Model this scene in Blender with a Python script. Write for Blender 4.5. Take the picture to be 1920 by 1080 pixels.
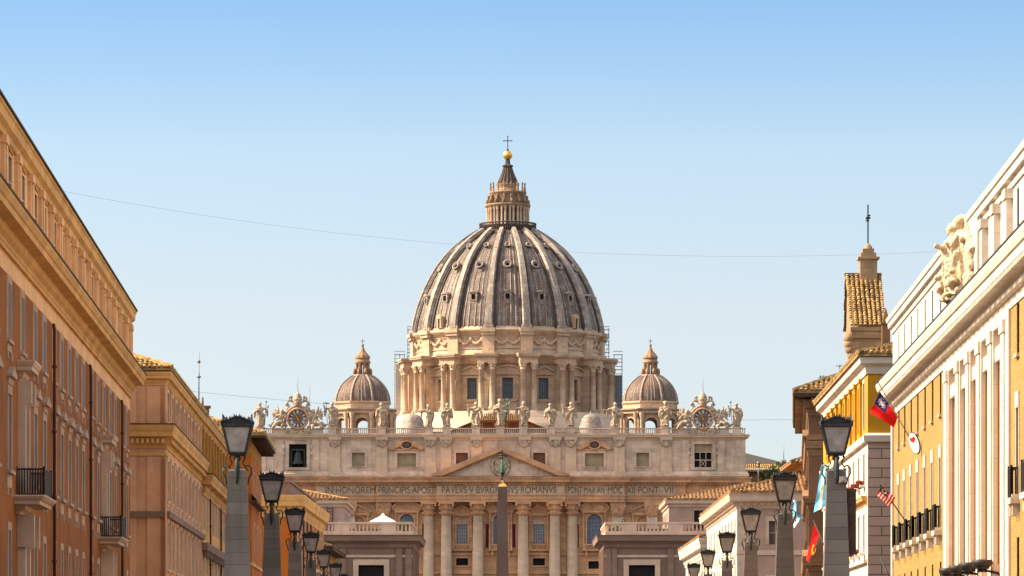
import bpy, bmesh, math, random
from mathutils import Vector, Matrix
R = math.radians
PI = math.pi
random.seed(7)
for o in list(bpy.data.objects):
    bpy.data.objects.remove(o)
SC = bpy.context.scene
C = SC.collection
# ------------------------------------------------------------------ camera
F = 7840.0      # focal length in pixels of the 1920-wide photograph
HY = 1245.0     # image row of the horizon (below the frame)
EYE = 1.7
def X(px, Y): return (px - 960) * Y / F
def Z(py, Y): return EYE + (HY - py) * Y / F
cam_d = bpy.data.cameras.new('camera')
cam = bpy.data.objects.new('camera', cam_d); C.objects.link(cam)
cam.location = (0, 0, EYE); cam.rotation_euler = (R(90), 0, 0)
cam_d.sensor_width = 36; cam_d.lens = 36 * F / 1920
cam_d.shift_y = (HY - 540) / 1920
cam_d.clip_start = 0.5; cam_d.clip_end = 9000
SC.camera = cam
# ------------------------------------------------------------------ light
SUN_E, SUN_B = R(40), R(2.5)
sdir = Vector((-math.cos(SUN_E) * math.cos(SUN_B), math.cos(SUN_E) * math.sin(SUN_B), math.sin(SUN_E)))
sun_d = bpy.data.lights.new('sun', 'SUN'); sun_d.energy = 3.1; sun_d.angle = R(0.55); sun_d.color = (1.0, 0.85, 0.62)
sun = bpy.data.objects.new('sun', sun_d); C.objects.link(sun)
sun.rotation_euler = (-sdir).to_track_quat('-Z', 'Y').to_euler()
sun.location = (-100, 0, 200)
W = bpy.data.worlds.new('World'); SC.world = W; W.use_nodes = True
nt = W.node_tree; bg = nt.nodes['Background']
sky = nt.nodes.new('ShaderNodeTexSky'); sky.sky_type = 'NISHITA'; sky.sun_disc = False
sky.sun_elevation = SUN_E; sky.sun_rotation = R(-90) + SUN_B
sky.air_density = 1.0; sky.dust_density = 0.6; sky.ozone_density = 1.0; sky.altitude = 0
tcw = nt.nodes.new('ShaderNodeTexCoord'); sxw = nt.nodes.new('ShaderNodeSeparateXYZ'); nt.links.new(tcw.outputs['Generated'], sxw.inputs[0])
crw = nt.nodes.new('ShaderNodeValToRGB'); nt.links.new(sxw.outputs[2], crw.inputs[0])   # dims and tints the low sky; upper sky boosted as added warm shade fill
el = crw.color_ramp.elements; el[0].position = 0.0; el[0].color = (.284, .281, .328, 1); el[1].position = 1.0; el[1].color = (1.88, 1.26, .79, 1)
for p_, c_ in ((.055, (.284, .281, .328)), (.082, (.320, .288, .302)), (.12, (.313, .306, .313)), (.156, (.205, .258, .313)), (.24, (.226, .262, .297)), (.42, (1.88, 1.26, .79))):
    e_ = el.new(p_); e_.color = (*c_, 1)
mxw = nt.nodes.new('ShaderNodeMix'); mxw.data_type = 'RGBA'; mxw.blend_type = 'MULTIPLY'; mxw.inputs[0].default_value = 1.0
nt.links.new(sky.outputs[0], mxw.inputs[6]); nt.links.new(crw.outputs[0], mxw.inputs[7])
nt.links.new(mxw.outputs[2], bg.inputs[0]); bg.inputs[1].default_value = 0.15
SC.view_settings.view_transform = 'Standard'; SC.view_settings.look = 'None'
SC.view_settings.exposure = 1.85; SC.view_settings.gamma = 1
# ------------------------------------------------------------------ materials
class NT:
    def __init__(s, name):
        s.m = bpy.data.materials.new(name); s.m.use_nodes = True
        s.t = s.m.node_tree; s.b = s.t.nodes['Principled BSDF']
        s.pos = s.n('ShaderNodeNewGeometry').outputs['Position']
    def n(s, t, **kw):
        q = s.t.nodes.new(t)
        for k, v in kw.items(): setattr(q, k, v)
        return q
    def l(s, a, b): s.t.links.new(a, b)
    def math(s, op, a, b=None, c=None):
        q = s.n('ShaderNodeMath', operation=op)
        for i, v in enumerate((a, b, c)):
            if v is None: continue
            if isinstance(v, (int, float)): q.inputs[i].default_value = v
            else: s.l(v, q.inputs[i])
        return q.outputs[0]
    def scale(s, v, sc):
        q = s.n('ShaderNodeVectorMath', operation='MULTIPLY'); s.l(v, q.inputs[0]); q.inputs[1].default_value = sc
        return q.outputs[0]
    def noise(s, v, scale, detail=4, rough=0.6):
        q = s.n('ShaderNodeTexNoise'); q.inputs['Scale'].default_value = scale
        q.inputs['Detail'].default_value = detail; q.inputs['Roughness'].default_value = rough
        s.l(v, q.inputs['Vector']); return q.outputs[0]
    def ramp(s, f, lo, hi, a=0.0, b=1.0):
        q = s.n('ShaderNodeMapRange'); s.l(f, q.inputs[0])
        for i, v in enumerate((lo, hi, a, b)): q.inputs[1 + i].default_value = v
        return q.outputs[0]
    def mix(s, f, a, b, mode='MIX'):
        q = s.n('ShaderNodeMix', data_type='RGBA', blend_type=mode)
        for i, v in ((0, f), (6, a), (7, b)):
            if isinstance(v, (int, float)): q.inputs[i].default_value = v
            elif isinstance(v, (tuple, list)): q.inputs[i].default_value = (*v, 1)
            else: s.l(v, q.inputs[i])
        return q.outputs[2]
    def bump(s, h, st, dist):
        q = s.n('ShaderNodeBump'); q.inputs['Strength'].default_value = st; q.inputs['Distance'].default_value = dist
        s.l(h, q.inputs['Height']); s.l(q.outputs[0], s.b.inputs['Normal'])
    def fin(s, col, rough=0.85, metal=0.0, spec=0.25):
        if isinstance(col, (tuple, list)): s.b.inputs['Base Color'].default_value = (*col, 1)
        else: s.l(col, s.b.inputs['Base Color'])
        s.b.inputs['Roughness'].default_value = rough; s.b.inputs['Metallic'].default_value = metal
        s.b.inputs['Specular IOR Level'].default_value = spec
        return s.m
def mul(c, k): return tuple(min(1, x * k) for x in c)
def plaster(name, c, var=0.22, streak=0.3, dirt=(0.16, 0.11, 0.08), gr=1.0):
    t = NT(name)
    a = t.noise(t.pos, 0.35 * gr, 5)
    b = t.noise(t.pos, 3.0 * gr, 4)
    st = t.noise(t.scale(t.pos, (1.6 * gr, 1.6 * gr, 0.10 * gr)), 1.0, 5, 0.7)
    col = t.mix(t.ramp(a, 0.35, 0.65), mul(c, 1 - var*1.3), mul(c, 1 + var * 0.8))
    col = t.mix(t.ramp(b, 0.45, 0.75, 0, 0.3), col, mul(c, 1 - var * 1.6))
    col = t.mix(t.ramp(st, 0.55, 0.8, 0, streak), col, dirt)
    t.bump(b, 0.25, 0.03)
    return t.fin(col, 0.9)
def stone(name, c, bw=1.6, bh=0.7, var=0.18, joint=0.5, streak=0.35, dirt=(0.12, 0.09, 0.07), mort=0.012, grime=0.35):
    t = NT(name)
    sx = t.n('ShaderNodeSeparateXYZ'); t.l(t.pos, sx.inputs[0])
    cx = t.n('ShaderNodeCombineXYZ'); t.l(t.math('MULTIPLY_ADD', sx.outputs[1], 0.93, sx.outputs[0]), cx.inputs[0]); t.l(sx.outputs[2], cx.inputs[1])
    br = t.n('ShaderNodeTexBrick'); t.l(cx.outputs[0], br.inputs['Vector'])
    br.inputs['Scale'].default_value = 1.0; br.inputs['Brick Width'].default_value = bw; br.inputs['Row Height'].default_value = bh
    br.inputs['Mortar Size'].default_value = mort; br.inputs['Bias'].default_value = 0.0
    br.inputs['Color1'].default_value = (*mul(c, 1 - var), 1); br.inputs['Color2'].default_value = (*mul(c, 1 + var), 1)
    br.inputs['Mortar'].default_value = (*mul(c, joint), 1)
    a = t.noise(t.pos, 0.22, 6); b = t.noise(t.pos, 2.2, 5)
    st = t.noise(t.scale(t.pos, (1.1, 1.1, 0.07)), 1.0, 6, 0.7)
    col = t.mix(t.ramp(a, 0.42, 0.72, 0, grime), br.outputs[0], dirt)
    col = t.mix(t.ramp(b, 0.4, 0.75, 0, 0.28), col, mul(c, 0.62))
    col = t.mix(t.ramp(st, 0.52, 0.78, 0, streak), col, dirt)
    t.bump(b, 0.3, 0.04)
    return t.fin(col, 0.85)
def tiles(name, c1, c2, c3):
    t = NT(name)
    v = t.n('ShaderNodeTexVoronoi'); v.inputs['Scale'].default_value = 2.6; t.l(t.pos, v.inputs['Vector'])
    sp = t.n('ShaderNodeSeparateColor'); t.l(v.outputs['Color'], sp.inputs[0])
    col = t.mix(sp.outputs[0], c1, c2)
    col = t.mix(t.ramp(sp.outputs[1], 0.6, 1.0), col, c3)
    n = t.noise(t.pos, 1.3, 5)
    col = t.mix(t.ramp(n, 0.5, 0.7, 0, 0.6), col, (0.06, 0.045, 0.03))
    return t.fin(col, 0.9)
def lead(name, c1, c2, c3, k=16, rowz=0.85):
    t = NT(name); tc = t.n('ShaderNodeTexCoord').outputs['Object']
    sx = t.n('ShaderNodeSeparateXYZ'); t.l(tc, sx.inputs[0])
    an = t.math('ARCTAN2', sx.outputs[1], sx.outputs[0])
    cx = t.n('ShaderNodeCombineXYZ'); t.l(t.math('MULTIPLY', an, k), cx.inputs[0]); t.l(sx.outputs[2], cx.inputs[1])
    st = t.noise(t.scale(cx.outputs[0], (2.2, 0.07, 1)), 1.0, 6, 0.75)
    pa = t.noise(t.scale(cx.outputs[0], (0.9, 0.16, 1)), 1.0, 4, 0.6)
    br = t.n('ShaderNodeTexBrick'); t.l(cx.outputs[0], br.inputs['Vector']); br.offset = 0.5
    br.inputs['Scale'].default_value = 1; br.inputs['Brick Width'].default_value = 0.8; br.inputs['Row Height'].default_value = rowz
    br.inputs['Mortar Size'].default_value = 0.03; br.inputs['Color1'].default_value = (0.72, 0.72, 0.72, 1)
    br.inputs['Color2'].default_value = (1.2, 1.2, 1.2, 1); br.inputs['Mortar'].default_value = (0.42, 0.42, 0.42, 1)
    col = t.mix(t.ramp(st, 0.35, 0.65), c1, c2)
    col = t.mix(t.ramp(pa, 0.5, 0.66), col, c3)
    col = t.mix(1.0, col, br.outputs[0], 'MULTIPLY')
    return t.fin(col, 0.62, 0.0, 0.3)
def plain(name, c, rough=0.6, metal=0.0, var=0.15, sc=4.0, spec=0.3):
    t = NT(name); n = t.noise(t.pos, sc, 4)
    return t.fin(t.mix(t.ramp(n, 0.3, 0.7), mul(c, 1 - var), mul(c, 1 + var)), rough, metal, spec)
M = {}
M['trav'] = stone('travertine', (0.60, 0.445, 0.33), 2.2, 0.9, 0.13, 0.62, 0.6, grime=0.5)
M['travw'] = stone('warm_travertine', (0.56, 0.30, 0.155), 2.4, 0.95, 0.15, 0.6, 0.6, grime=0.5)
M['travl'] = stone('pale_travertine', (0.56, 0.41, 0.285), 2.6, 1.0, 0.09, 0.75, 0.35, grime=0.22)
M['drum'] = stone('drum_travertine', (0.53, 0.375, 0.25), 2.0, 0.85, 0.14, 0.62, 0.55, grime=0.4)
M['statue'] = plain('weathered_statue_stone', (0.37, 0.275, 0.185), 0.9, 0, 0.55, 1.4)
M['lead'] = lead('dome_lead', (0.255, 0.19, 0.15), (0.075, 0.055, 0.05), (0.115, 0.058, 0.036))
M['rib'] = lead('rib_lead', (0.40, 0.335, 0.275), (0.22, 0.18, 0.15), (0.26, 0.195, 0.145), 16, 1.1)
M['ribdark'] = lead('rib_shade_lead', (0.07, 0.055, 0.055), (0.035, 0.028, 0.03), (0.05, 0.03, 0.025), 16, 1.1)  # lead side moulding, darkened to carry the shade beside the ribs
M['relief'] = plain('honey_carved_stone', (0.50, 0.39, 0.26), 0.9, 0, 0.3, 2.5)
M['lead2'] = lead('cupola_lead', (0.20, 0.135, 0.105), (0.09, 0.058, 0.047), (0.14, 0.062, 0.036), 10, 0.9)
M['leadpale'] = lead('pale_cupola_lead', (0.3, 0.25, 0.21), (0.2, 0.165, 0.14), (0.16, 0.12, 0.1), 4, 0.6)
M['lantstone'] = stone('lantern_stone', (0.30, 0.19, 0.115), 1.2, 0.6, 0.2, 0.5, 0.7, grime=0.7)
M['darkrail'] = plain('weathered_dark_stone', (0.085, 0.062, 0.05), 0.9, 0, 0.4, 1.5)
M['gold'] = plain('gilded_bronze', (0.72, 0.42, 0.10), 0.38, 0.9, 0.15, 1.0)
M['iron'] = plain('dark_iron', (0.03, 0.028, 0.028), 0.55, 0.3, 0.3, 5)
M['bronze'] = plain('green_bronze', (0.03, 0.04, 0.037), 0.6, 0.3, 0.3, 3)
M['verdi'] = plain('verdigris_bronze', (0.05, 0.19, 0.11), 0.6, 0.2, 0.3, 3)
M['glass'] = plain('dark_window_glass', (0.045, 0.06, 0.085), 0.12, 0, 0.3, 0.6, 0.5)
M['bluecur'] = plain('blue_grey_leaded_glazing', (0.12, 0.15, 0.20), 0.35, 0, 0.3, 1.5, 0.4)
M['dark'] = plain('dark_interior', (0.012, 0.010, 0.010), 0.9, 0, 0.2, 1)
M['ochreb'] = plain('blind_window_plaster', (0.30, 0.23, 0.135), 0.9, 0, 0.2, 0.5)
M['red'] = plain('dark_red_hanging', (0.10, 0.015, 0.02), 0.9, 0, 0.2, 2)
M['granite'] = stone('red_granite', (0.15, 0.095, 0.075), 4, 9, 0.03, 0.9, 0.35, (0.05, 0.035, 0.03), 0.004, 0.4)
M['letter'] = plain('incised_letter_black', (0.13, 0.082, 0.05), 0.9, 0, 0.2, 3)
M['tile'] = tiles('terracotta_tiles', (0.29, 0.135, 0.05), (0.38, 0.225, 0.10), (0.16, 0.105, 0.06))
M['tileold'] = tiles('old_brown_tiles', (0.16, 0.085, 0.04), (0.26, 0.15, 0.06), (0.09, 0.06, 0.035))
M['tilegold'] = tiles('lichen_gold_tiles', (0.32, 0.185, 0.06), (0.42, 0.275, 0.11), (0.15, 0.10, 0.05))
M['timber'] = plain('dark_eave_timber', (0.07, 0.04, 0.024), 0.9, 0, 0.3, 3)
M['orange'] = plaster('burnt_orange_plaster', (0.255, 0.082, 0.010), 0.2, 0.45)
M['orange2'] = plaster('deep_orange_plaster', (0.42, 0.115, 0.012), 0.16, 0.25)
M['peach'] = plaster('peach_plaster', (0.76, 0.44, 0.21), 0.13, 0.3)
M['peach2'] = plaster('rose_peach_plaster', (0.60, 0.325, 0.17), 0.16, 0.3)
M['corn'] = plaster('sandstone_cornice', (0.62, 0.34, 0.11), 0.17, 0.3)
M['ochre'] = plaster('ochre_plaster', (0.42, 0.20, 0.04), 0.14, 0.2)
M['palefr'] = plaster('pale_window_frame_stone', (0.56, 0.40, 0.29), 0.12, 0.25, gr=2)
M['shut'] = plain('grey_brown_shutters', (0.085, 0.062, 0.058), 0.6, 0, 0.25, 2)
M['pipe'] = plain('rust_brown_pipe', (0.075, 0.022, 0.012), 0.6, 0, 0.3, 2)
M['white'] = stone('white_travertine', (0.60, 0.525, 0.43), 2.4, 1.1, 0.06, 0.75, 0.3, (0.33, 0.25, 0.17), 0.012, 0.2)
M['whitep'] = plaster('cream_white_plaster', (0.58, 0.51, 0.42), 0.12, 0.4, (0.33, 0.25, 0.17))
M['ybrick'] = stone('yellow_brick', (0.33, 0.205, 0.06), 0.5, 0.13, 0.2, 0.7, 0.35, (0.2, 0.11, 0.04), 0.018, 0.25)
M['rbrick'] = stone('rose_brick_panel', (0.62, 0.37, 0.20), 0.6, 0.16, 0.1, 0.8, 0.15, (0.4, 0.25, 0.15), 0.012, 0.12)
M['yellow'] = plaster('saturated_yellow_plaster', (0.45, 0.225, 0.012), 0.12, 0.25, (0.45, 0.24, 0.04))
M['ashlar'] = stone('grey_rose_ashlar', (0.43, 0.32, 0.26), 1.7, 0.62, 0.07, 0.25, 0.12, (0.25, 0.18, 0.14), 0.035, 0.15)
M['brownw'] = plaster('brown_stained_plaster', (0.17, 0.09, 0.05), 0.2, 0.4)
M['brownm'] = plaster('brown_moulding_stone', (0.25, 0.145, 0.075), 0.2, 0.4)
M['churchstone'] = stone('tan_church_stone', (0.34, 0.225, 0.125), 1.2, 0.5, 0.18, 0.6, 0.6)
M['wornframe'] = plaster('worn_rose_grey_frame', (0.42, 0.29, 0.21), 0.16, 0.35, gr=2)
M['pink'] = plaster('dusty_pink_plaster', (0.42, 0.27, 0.205), 0.12, 0.25)
M['taupe'] = stone('taupe_stone', (0.235, 0.15, 0.11), 2.5, 0.8, 0.1, 0.7, 0.35, grime=0.3)
M['greystone'] = stone('grey_lamp_stone', (0.17, 0.14, 0.118), 6, 0.42, 0.2, 0.5, 0.8, (0.06, 0.05, 0.045), 0.010, 0.7)
M['frost'] = plain('frosted_lamp_glass', (0.31, 0.265, 0.24), 0.35, 0, 0.3, 3, 0.4)
M['leaf'] = plain('leaf_green', (0.085, 0.115, 0.03), 0.7, 0, 0.4, 2)
M['canvas'] = plain('white_canvas', (0.8, 0.77, 0.72), 0.9, 0, 0.05, 2)
M['net'] = plain('grey_scaffold_netting', (0.42, 0.39, 0.35), 0.9, 0, 0.2, 1)
M['steel'] = plain('scaffold_steel', (0.16, 0.17, 0.17), 0.5, 0.5, 0.2, 2)
M['pave'] = stone('warm_paving', (0.16, 0.125, 0.095), 1.0, 1.0, 0.1, 0.6, 0.0)
def cloth(name, c):
    return plain(name, c, 0.85, 0, 0.08, 6, 0.2)
# ------------------------------------------------------------------ mesh builder
class MB:
    def __init__(s): s.v = []; s.f = []; s.sm = []; s.M = None
    def add(s, vs, fs, smooth=False):
        n = len(s.v)
        if s.M is None: s.v += [tuple(p) for p in vs]
        else: s.v += [tuple(s.M @ Vector(p)) for p in vs]
        s.f += [tuple(i + n for i in f) for f in fs]; s.sm += [smooth] * len(fs)
        return s
    def box(s, x0, x1, y0, y1, z0, z1):
        return s.add([(x0,y0,z0),(x1,y0,z0),(x1,y1,z0),(x0,y1,z0),(x0,y0,z1),(x1,y0,z1),(x1,y1,z1),(x0,y1,z1)],
              [(0,3,2,1),(4,5,6,7),(0,1,5,4),(1,2,6,5),(2,3,7,6),(3,0,4,7)])
    def frust(s, c, z0, z1, a0, b0, a1, b1):
        x, y = c
        return s.add([(x-a0,y-b0,z0),(x+a0,y-b0,z0),(x+a0,y+b0,z0),(x-a0,y+b0,z0),(x-a1,y-b1,z1),(x+a1,y-b1,z1),(x+a1,y+b1,z1),(x-a1,y+b1,z1)],
              [(0,3,2,1),(4,5,6,7),(0,1,5,4),(1,2,6,5),(2,3,7,6),(3,0,4,7)])
    def slab(s, poly, y0, y1):          # polygon in xz extruded along y
        n = len(poly)
        return s.add([(x, y0, z) for x, z in poly] + [(x, y1, z) for x, z in poly],
              [tuple(range(n)), tuple(range(2*n-1, n-1, -1))] + [(i, n+i, n+(i+1) % n, (i+1) % n) for i in range(n)])
    def lathe(s, prof, n=32, c=(0, 0), a0=0.0, a1=2*PI, smooth=True, mod=None):
        full = abs(a1 - a0 - 2*PI) < 1e-6
        m = n if full else n + 1
        vs = []; fs = []
        for i in range(m):
            a = a0 + (a1 - a0) * i / n
            k = 1 if mod is None else mod(a)
            for r, z in prof: vs.append((c[0] + r*k*math.cos(a), c[1] + r*k*math.sin(a), z))
        p = len(prof)
        for i in range(n):
            j = (i + 1) % m
            for q in range(p - 1): fs.append((i*p+q, j*p+q, j*p+q+1, i*p+q+1))
        return s.add(vs, fs, smooth)
    def tube(s, path, r, n=6, smooth=True):
        path = [Vector(p) for p in path]; vs = []; fs = []
        L = len(path)
        for i, p in enumerate(path):
            d = (path[min(i+1, L-1)] - path[max(i-1, 0)]).normalized()
            up = Vector((0, 0, 1)) if abs(d.z) < 0.9 else Vector((1, 0, 0))
            a = d.cross(up).normalized(); b = d.cross(a)
            rr = r[i] if isinstance(r, (list, tuple)) else r
            for k in range(n):
                t = 2*PI*k/n; vs.append(p + a*math.cos(t)*rr + b*math.sin(t)*rr)
        for i in range(L-1):
            for k in range(n): fs.append((i*n+k, i*n+(k+1) % n, (i+1)*n+(k+1) % n, (i+1)*n+k))
        fs.append(tuple(range(n-1, -1, -1))); fs.append(tuple(range((L-1)*n, L*n)))
        return s.add(vs, fs, smooth)
    def ell(s, c, r, nu=12, nv=8, rot=None):
        vs = []; fs = []
        c = Vector(c)
        for j in range(nv + 1):
            ph = -PI/2 + PI*j/nv
            for i in range(nu):
                th = 2*PI*i/nu
                p = Vector((r[0]*math.cos(ph)*math.cos(th), r[1]*math.cos(ph)*math.sin(th), r[2]*math.sin(ph)))
                if rot is not None: p = rot @ p
                vs.append(c + p)
        for j in range(nv):
            for i in range(nu): fs.append((j*nu+i, j*nu+(i+1) % nu, (j+1)*nu+(i+1) % nu, (j+1)*nu+i))
        return s.add(vs, fs, True)
    def sweep(s, path, prof, closed=False):   # outward is to the right of travel
        P = [Vector(p) for p in path]; n = len(P); vs = []; fs = []
        for i in range(n):
            a = P[i] - P[i-1] if (i > 0 or closed) else None
            b = P[(i+1) % n] - P[i] if (i < n-1 or closed) else None
            ns = [Vector((d.y, -d.x)).normalized() for d in (a, b) if d is not None]
            m = ns[0] if len(ns) == 1 else (ns[0] + ns[1]) / (1 + ns[0].dot(ns[1]))
            for o, z in prof: vs.append((P[i].x + m.x*o, P[i].y + m.y*o, z))
        k = len(prof)
        for i in range(n if closed else n-1):
            j = (i+1) % n
            for q in range(k-1): fs.append((i*k+q, j*k+q, j*k+q+1, i*k+q+1))
        if not closed:
            fs.append(tuple(range(k-1, -1, -1))); fs.append(tuple(range((n-1)*k, n*k)))
        return s.add(vs, fs)
    def blocks(s, path, o0, o1, z0, z1, pitch, w):
        P = [Vector(p) for p in path]
        for a, b in zip(P[:-1], P[1:]):
            d = b - a; L = d.length
            if L < w: continue
            d = d / L; nn = Vector((d.y, -d.x)); k = max(1, int(L / pitch)); st = L / k
            for i in range(k):
                c = a + d * (st*(i+.5))
                q = [c - d*w/2 + nn*o0, c + d*w/2 + nn*o0, c + d*w/2 + nn*o1, c - d*w/2 + nn*o1]
                s.add([(p.x, p.y, z0) for p in q] + [(p.x, p.y, z1) for p in q], [(0,1,2,3),(7,6,5,4),(0,4,5,1),(1,5,6,2),(2,6,7,3),(3,7,4,0)])
        return s
    def wall(s, u0, u1, z0, z1, holes=(), dep=0.4, y=0.0):   # sheet facing -y with recessed openings
        us = sorted({u0, u1, *[min(max(h[i], u0), u1) for h in holes for i in (0, 1)]})
        zs = sorted({z0, z1, *[min(max(h[i], z0), z1) for h in holes for i in (2, 3)]})
        vs = [(u, y, z) for z in zs for u in us]; fs = []; n = len(us)
        for j in range(len(zs)-1):
            zc = (zs[j] + zs[j+1])/2
            hz = [h for h in holes if h[2] < zc < h[3]]
            for i in range(n-1):
                uc = (us[i] + us[i+1])/2
                if any(h[0] < uc < h[1] for h in hz): continue
                fs.append((j*n+i, j*n+i+1, (j+1)*n+i+1, (j+1)*n+i))
        s.add(vs, fs)
        for a, b, c, d in holes:
            c = max(c, z0); d = min(d, z1); a = max(a, u0); b = min(b, u1)
            if c >= d or a >= b: continue
            s.add([(a,y,c),(b,y,c),(b,y,d),(a,y,d),(a,y+dep,c),(b,y+dep,c),(b,y+dep,d),(a,y+dep,d)],
                  [(0,4,5,1),(1,5,6,2),(2,6,7,3),(3,7,4,0)])
        return s
    def mesh(s, name, mat):
        me = bpy.data.meshes.new(name); me.from_pydata(s.v, [], s.f)
        me.polygons.foreach_set('use_smooth', s.sm); me.materials.append(mat); me.update()
        return me
    def build(s, name, mat, parent=None, loc=None, rz=0.0):
        return inst(name, s.mesh(name, mat), parent, loc, rz)
def split(m, n, name, mat, parent):      # every n boxes of a builder become one part
    for i in range(0, len(m.v), 8*n):
        q = MB(); q.v = m.v[i:i+8*n]; k = len(q.v)//8
        for b in range(k): q.f += [tuple(x + 8*b for x in f) for f in ((0,3,2,1),(4,5,6,7),(0,1,5,4),(1,2,6,5),(2,3,7,6),(3,0,4,7))]
        q.sm = [False]*len(q.f); q.build(name, mat, parent)
def inst(name, me, parent=None, loc=None, rz=0.0):
    o = bpy.data.objects.new(name, me); C.objects.link(o); o.parent = parent
    if loc is not None: o.location = loc
    o.rotation_euler[2] = rz
    return o
def tag(o, label, cat, group=None):
    o['label'] = label; o['category'] = cat
    if group: o['group'] = group
    return o
def thing(name, label, cat, loc=(0,0,0), rz=0.0, group=None):
    o = bpy.data.objects.new(name, None); C.objects.link(o); o.location = loc; o.rotation_euler[2] = rz
    o.empty_display_size = 0.5
    return tag(o, label, cat, group)
def kids(o): return [c for c in bpy.data.objects if c.parent == o]
def copy_tree(o, parent=None):
    c = o.copy(); C.objects.link(c); c.parent = parent
    for k in kids(o): copy_tree(k, c)
    return c
def bake(mb, mods):
    me = mb.mesh('tmp', M['statue']); o = bpy.data.objects.new('tmp', me); C.objects.link(o)
    for ty, kw in mods:
        m = o.modifiers.new('m', ty)
        if ty == 'DISPLACE':
            m.texture = bpy.data.textures.new('chisel', 'CLOUDS'); m.texture.noise_scale = kw['mid_level']*kw['strength']*4; m.texture.noise_depth = 3
        for k, v in kw.items(): setattr(m, k, v)
    dg = bpy.context.evaluated_depsgraph_get(); dg.update()
    r = bpy.data.meshes.new_from_object(o.evaluated_get(dg))
    bpy.data.objects.remove(o); bpy.data.meshes.remove(me)
    return r
def text_mesh(body, size, width, mat, ext=0.03):
    cu = bpy.data.curves.new('t', 'FONT'); cu.body = body; cu.size = size; cu.extrude = ext; cu.align_x = 'LEFT'
    o = bpy.data.objects.new('t', cu); C.objects.link(o)
    dg = bpy.context.evaluated_depsgraph_get(); dg.update()
    me = bpy.data.meshes.new_from_object(o.evaluated_get(dg)); bpy.data.objects.remove(o)
    xs = [v.co.x for v in me.vertices]; ys = [v.co.y for v in me.vertices]
    k = width / (max(xs) - min(xs)); x0 = min(xs)
    kz = size / max(ys)
    for v in me.vertices: v.co = ((v.co.x - x0)*k, -v.co.z, v.co.y*kz)
    me.materials.clear(); me.materials.append(mat)
    return me
# tiled slope: columns of half-round tiles from the eave upward
def tile_plane(mb, E0, a, Wt, b, Lf, pitch=0.32, row=0.36, amp=0.13):
    E0 = Vector(E0); a = Vector(a).normalized(); b = Vector(b).normalized(); nn = a.cross(b).normalized()
    n = max(1, int(Wt / pitch)); st = Wt / n
    for i in range(n):
        t = (i + .5)*st; L = Lf(t)
        if L < 0.15: continue
        m = max(1, int(L / row)); vs = []; fs = []
        for j in range(m):
            jit = random.uniform(-.03, .03); 
            for e, (l, sc, lift) in enumerate(((L*j/m - .02, 1.0 + random.uniform(-.05, .05), 0.05 + random.uniform(0, .04)), (L*(j+1)/m, .86, 0.0))):
                for w, h in ((-.40, -.3), (-.27, .75), (0, 1.0), (.27, .75), (.40, -.3)):
                    vs.append(E0 + a*(t + jit + w*st*sc) + b*l + nn*(h*amp + lift))
            o = j*10
            for q in range(4): fs.append((o+q, o+q+1, o+q+6, o+q+5))
            fs.append((o, o+4, o+3, o+2, o+1))
        mb.add(vs, fs)
    return mb
def hip_tiles(mb, ua, ub, w0, w1, z, o, sl, sides='fern', pitch=0.34, row=.5, amp=.11):
    x0, x1, y0, y1 = ua-o, ub+o, w0-o, w1+o
    half = min(x1-x0, y1-y0)/2; cs, sn = math.cos(sl), math.sin(sl); h = half*math.tan(sl)
    if (x1-x0) >= (y1-y0): r0, r1 = (x0+half, (y0+y1)/2, z+h), (x1-half, (y0+y1)/2, z+h)
    else: r0, r1 = ((x0+x1)/2, y0+half, z+h), ((x0+x1)/2, y1-half, z+h)
    mb.add([(x0,y0,z),(x1,y0,z),(x1,y1,z),(x0,y1,z),r0,r1],
       [(0,1,5,4),(2,3,4,5),(1,2,5),(3,0,4)] if (x1-x0) >= (y1-y0) else [(0,1,4),(1,2,5,4),(2,3,5),(3,0,4,5)])
    mb.box(x0, x1, y0, y1, z-.16, z-.01)
    def Lf(wd): return lambda t: min(t, wd-t, half)/cs
    if 'f' in sides: tile_plane(mb, (x0,y0,z), (1,0,0), x1-x0, (0,cs,sn), Lf(x1-x0), pitch, row, amp)
    if 'e' in sides: tile_plane(mb, (x0,y1,z), (0,-1,0), y1-y0, (cs,0,sn), Lf(y1-y0), pitch, row, amp)
    if 'r' in sides: tile_plane(mb, (x1,y0,z), (0,1,0), y1-y0, (-cs,0,sn), Lf(y1-y0), pitch, row, amp)
    # ridge and hip caps
    for p, q in (((x0,y0,z), r0), ((x1,y0,z), r1 if (x1-x0) >= (y1-y0) else r0), ((x0,y1,z), r0 if (x1-x0) >= (y1-y0) else r1), ((x1,y1,z), r1), (r0, r1)):
        p = Vector(p); q = Vector(q)
        k = max(2, int((q-p).length/.5)); up = Vector((0,0,.1))
        mb.tube([p + (q-p)*i/k + up + Vector((0,0,.03*(i % 2))) for i in range(k+1)], .17, 5, False)
    return mb
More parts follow.
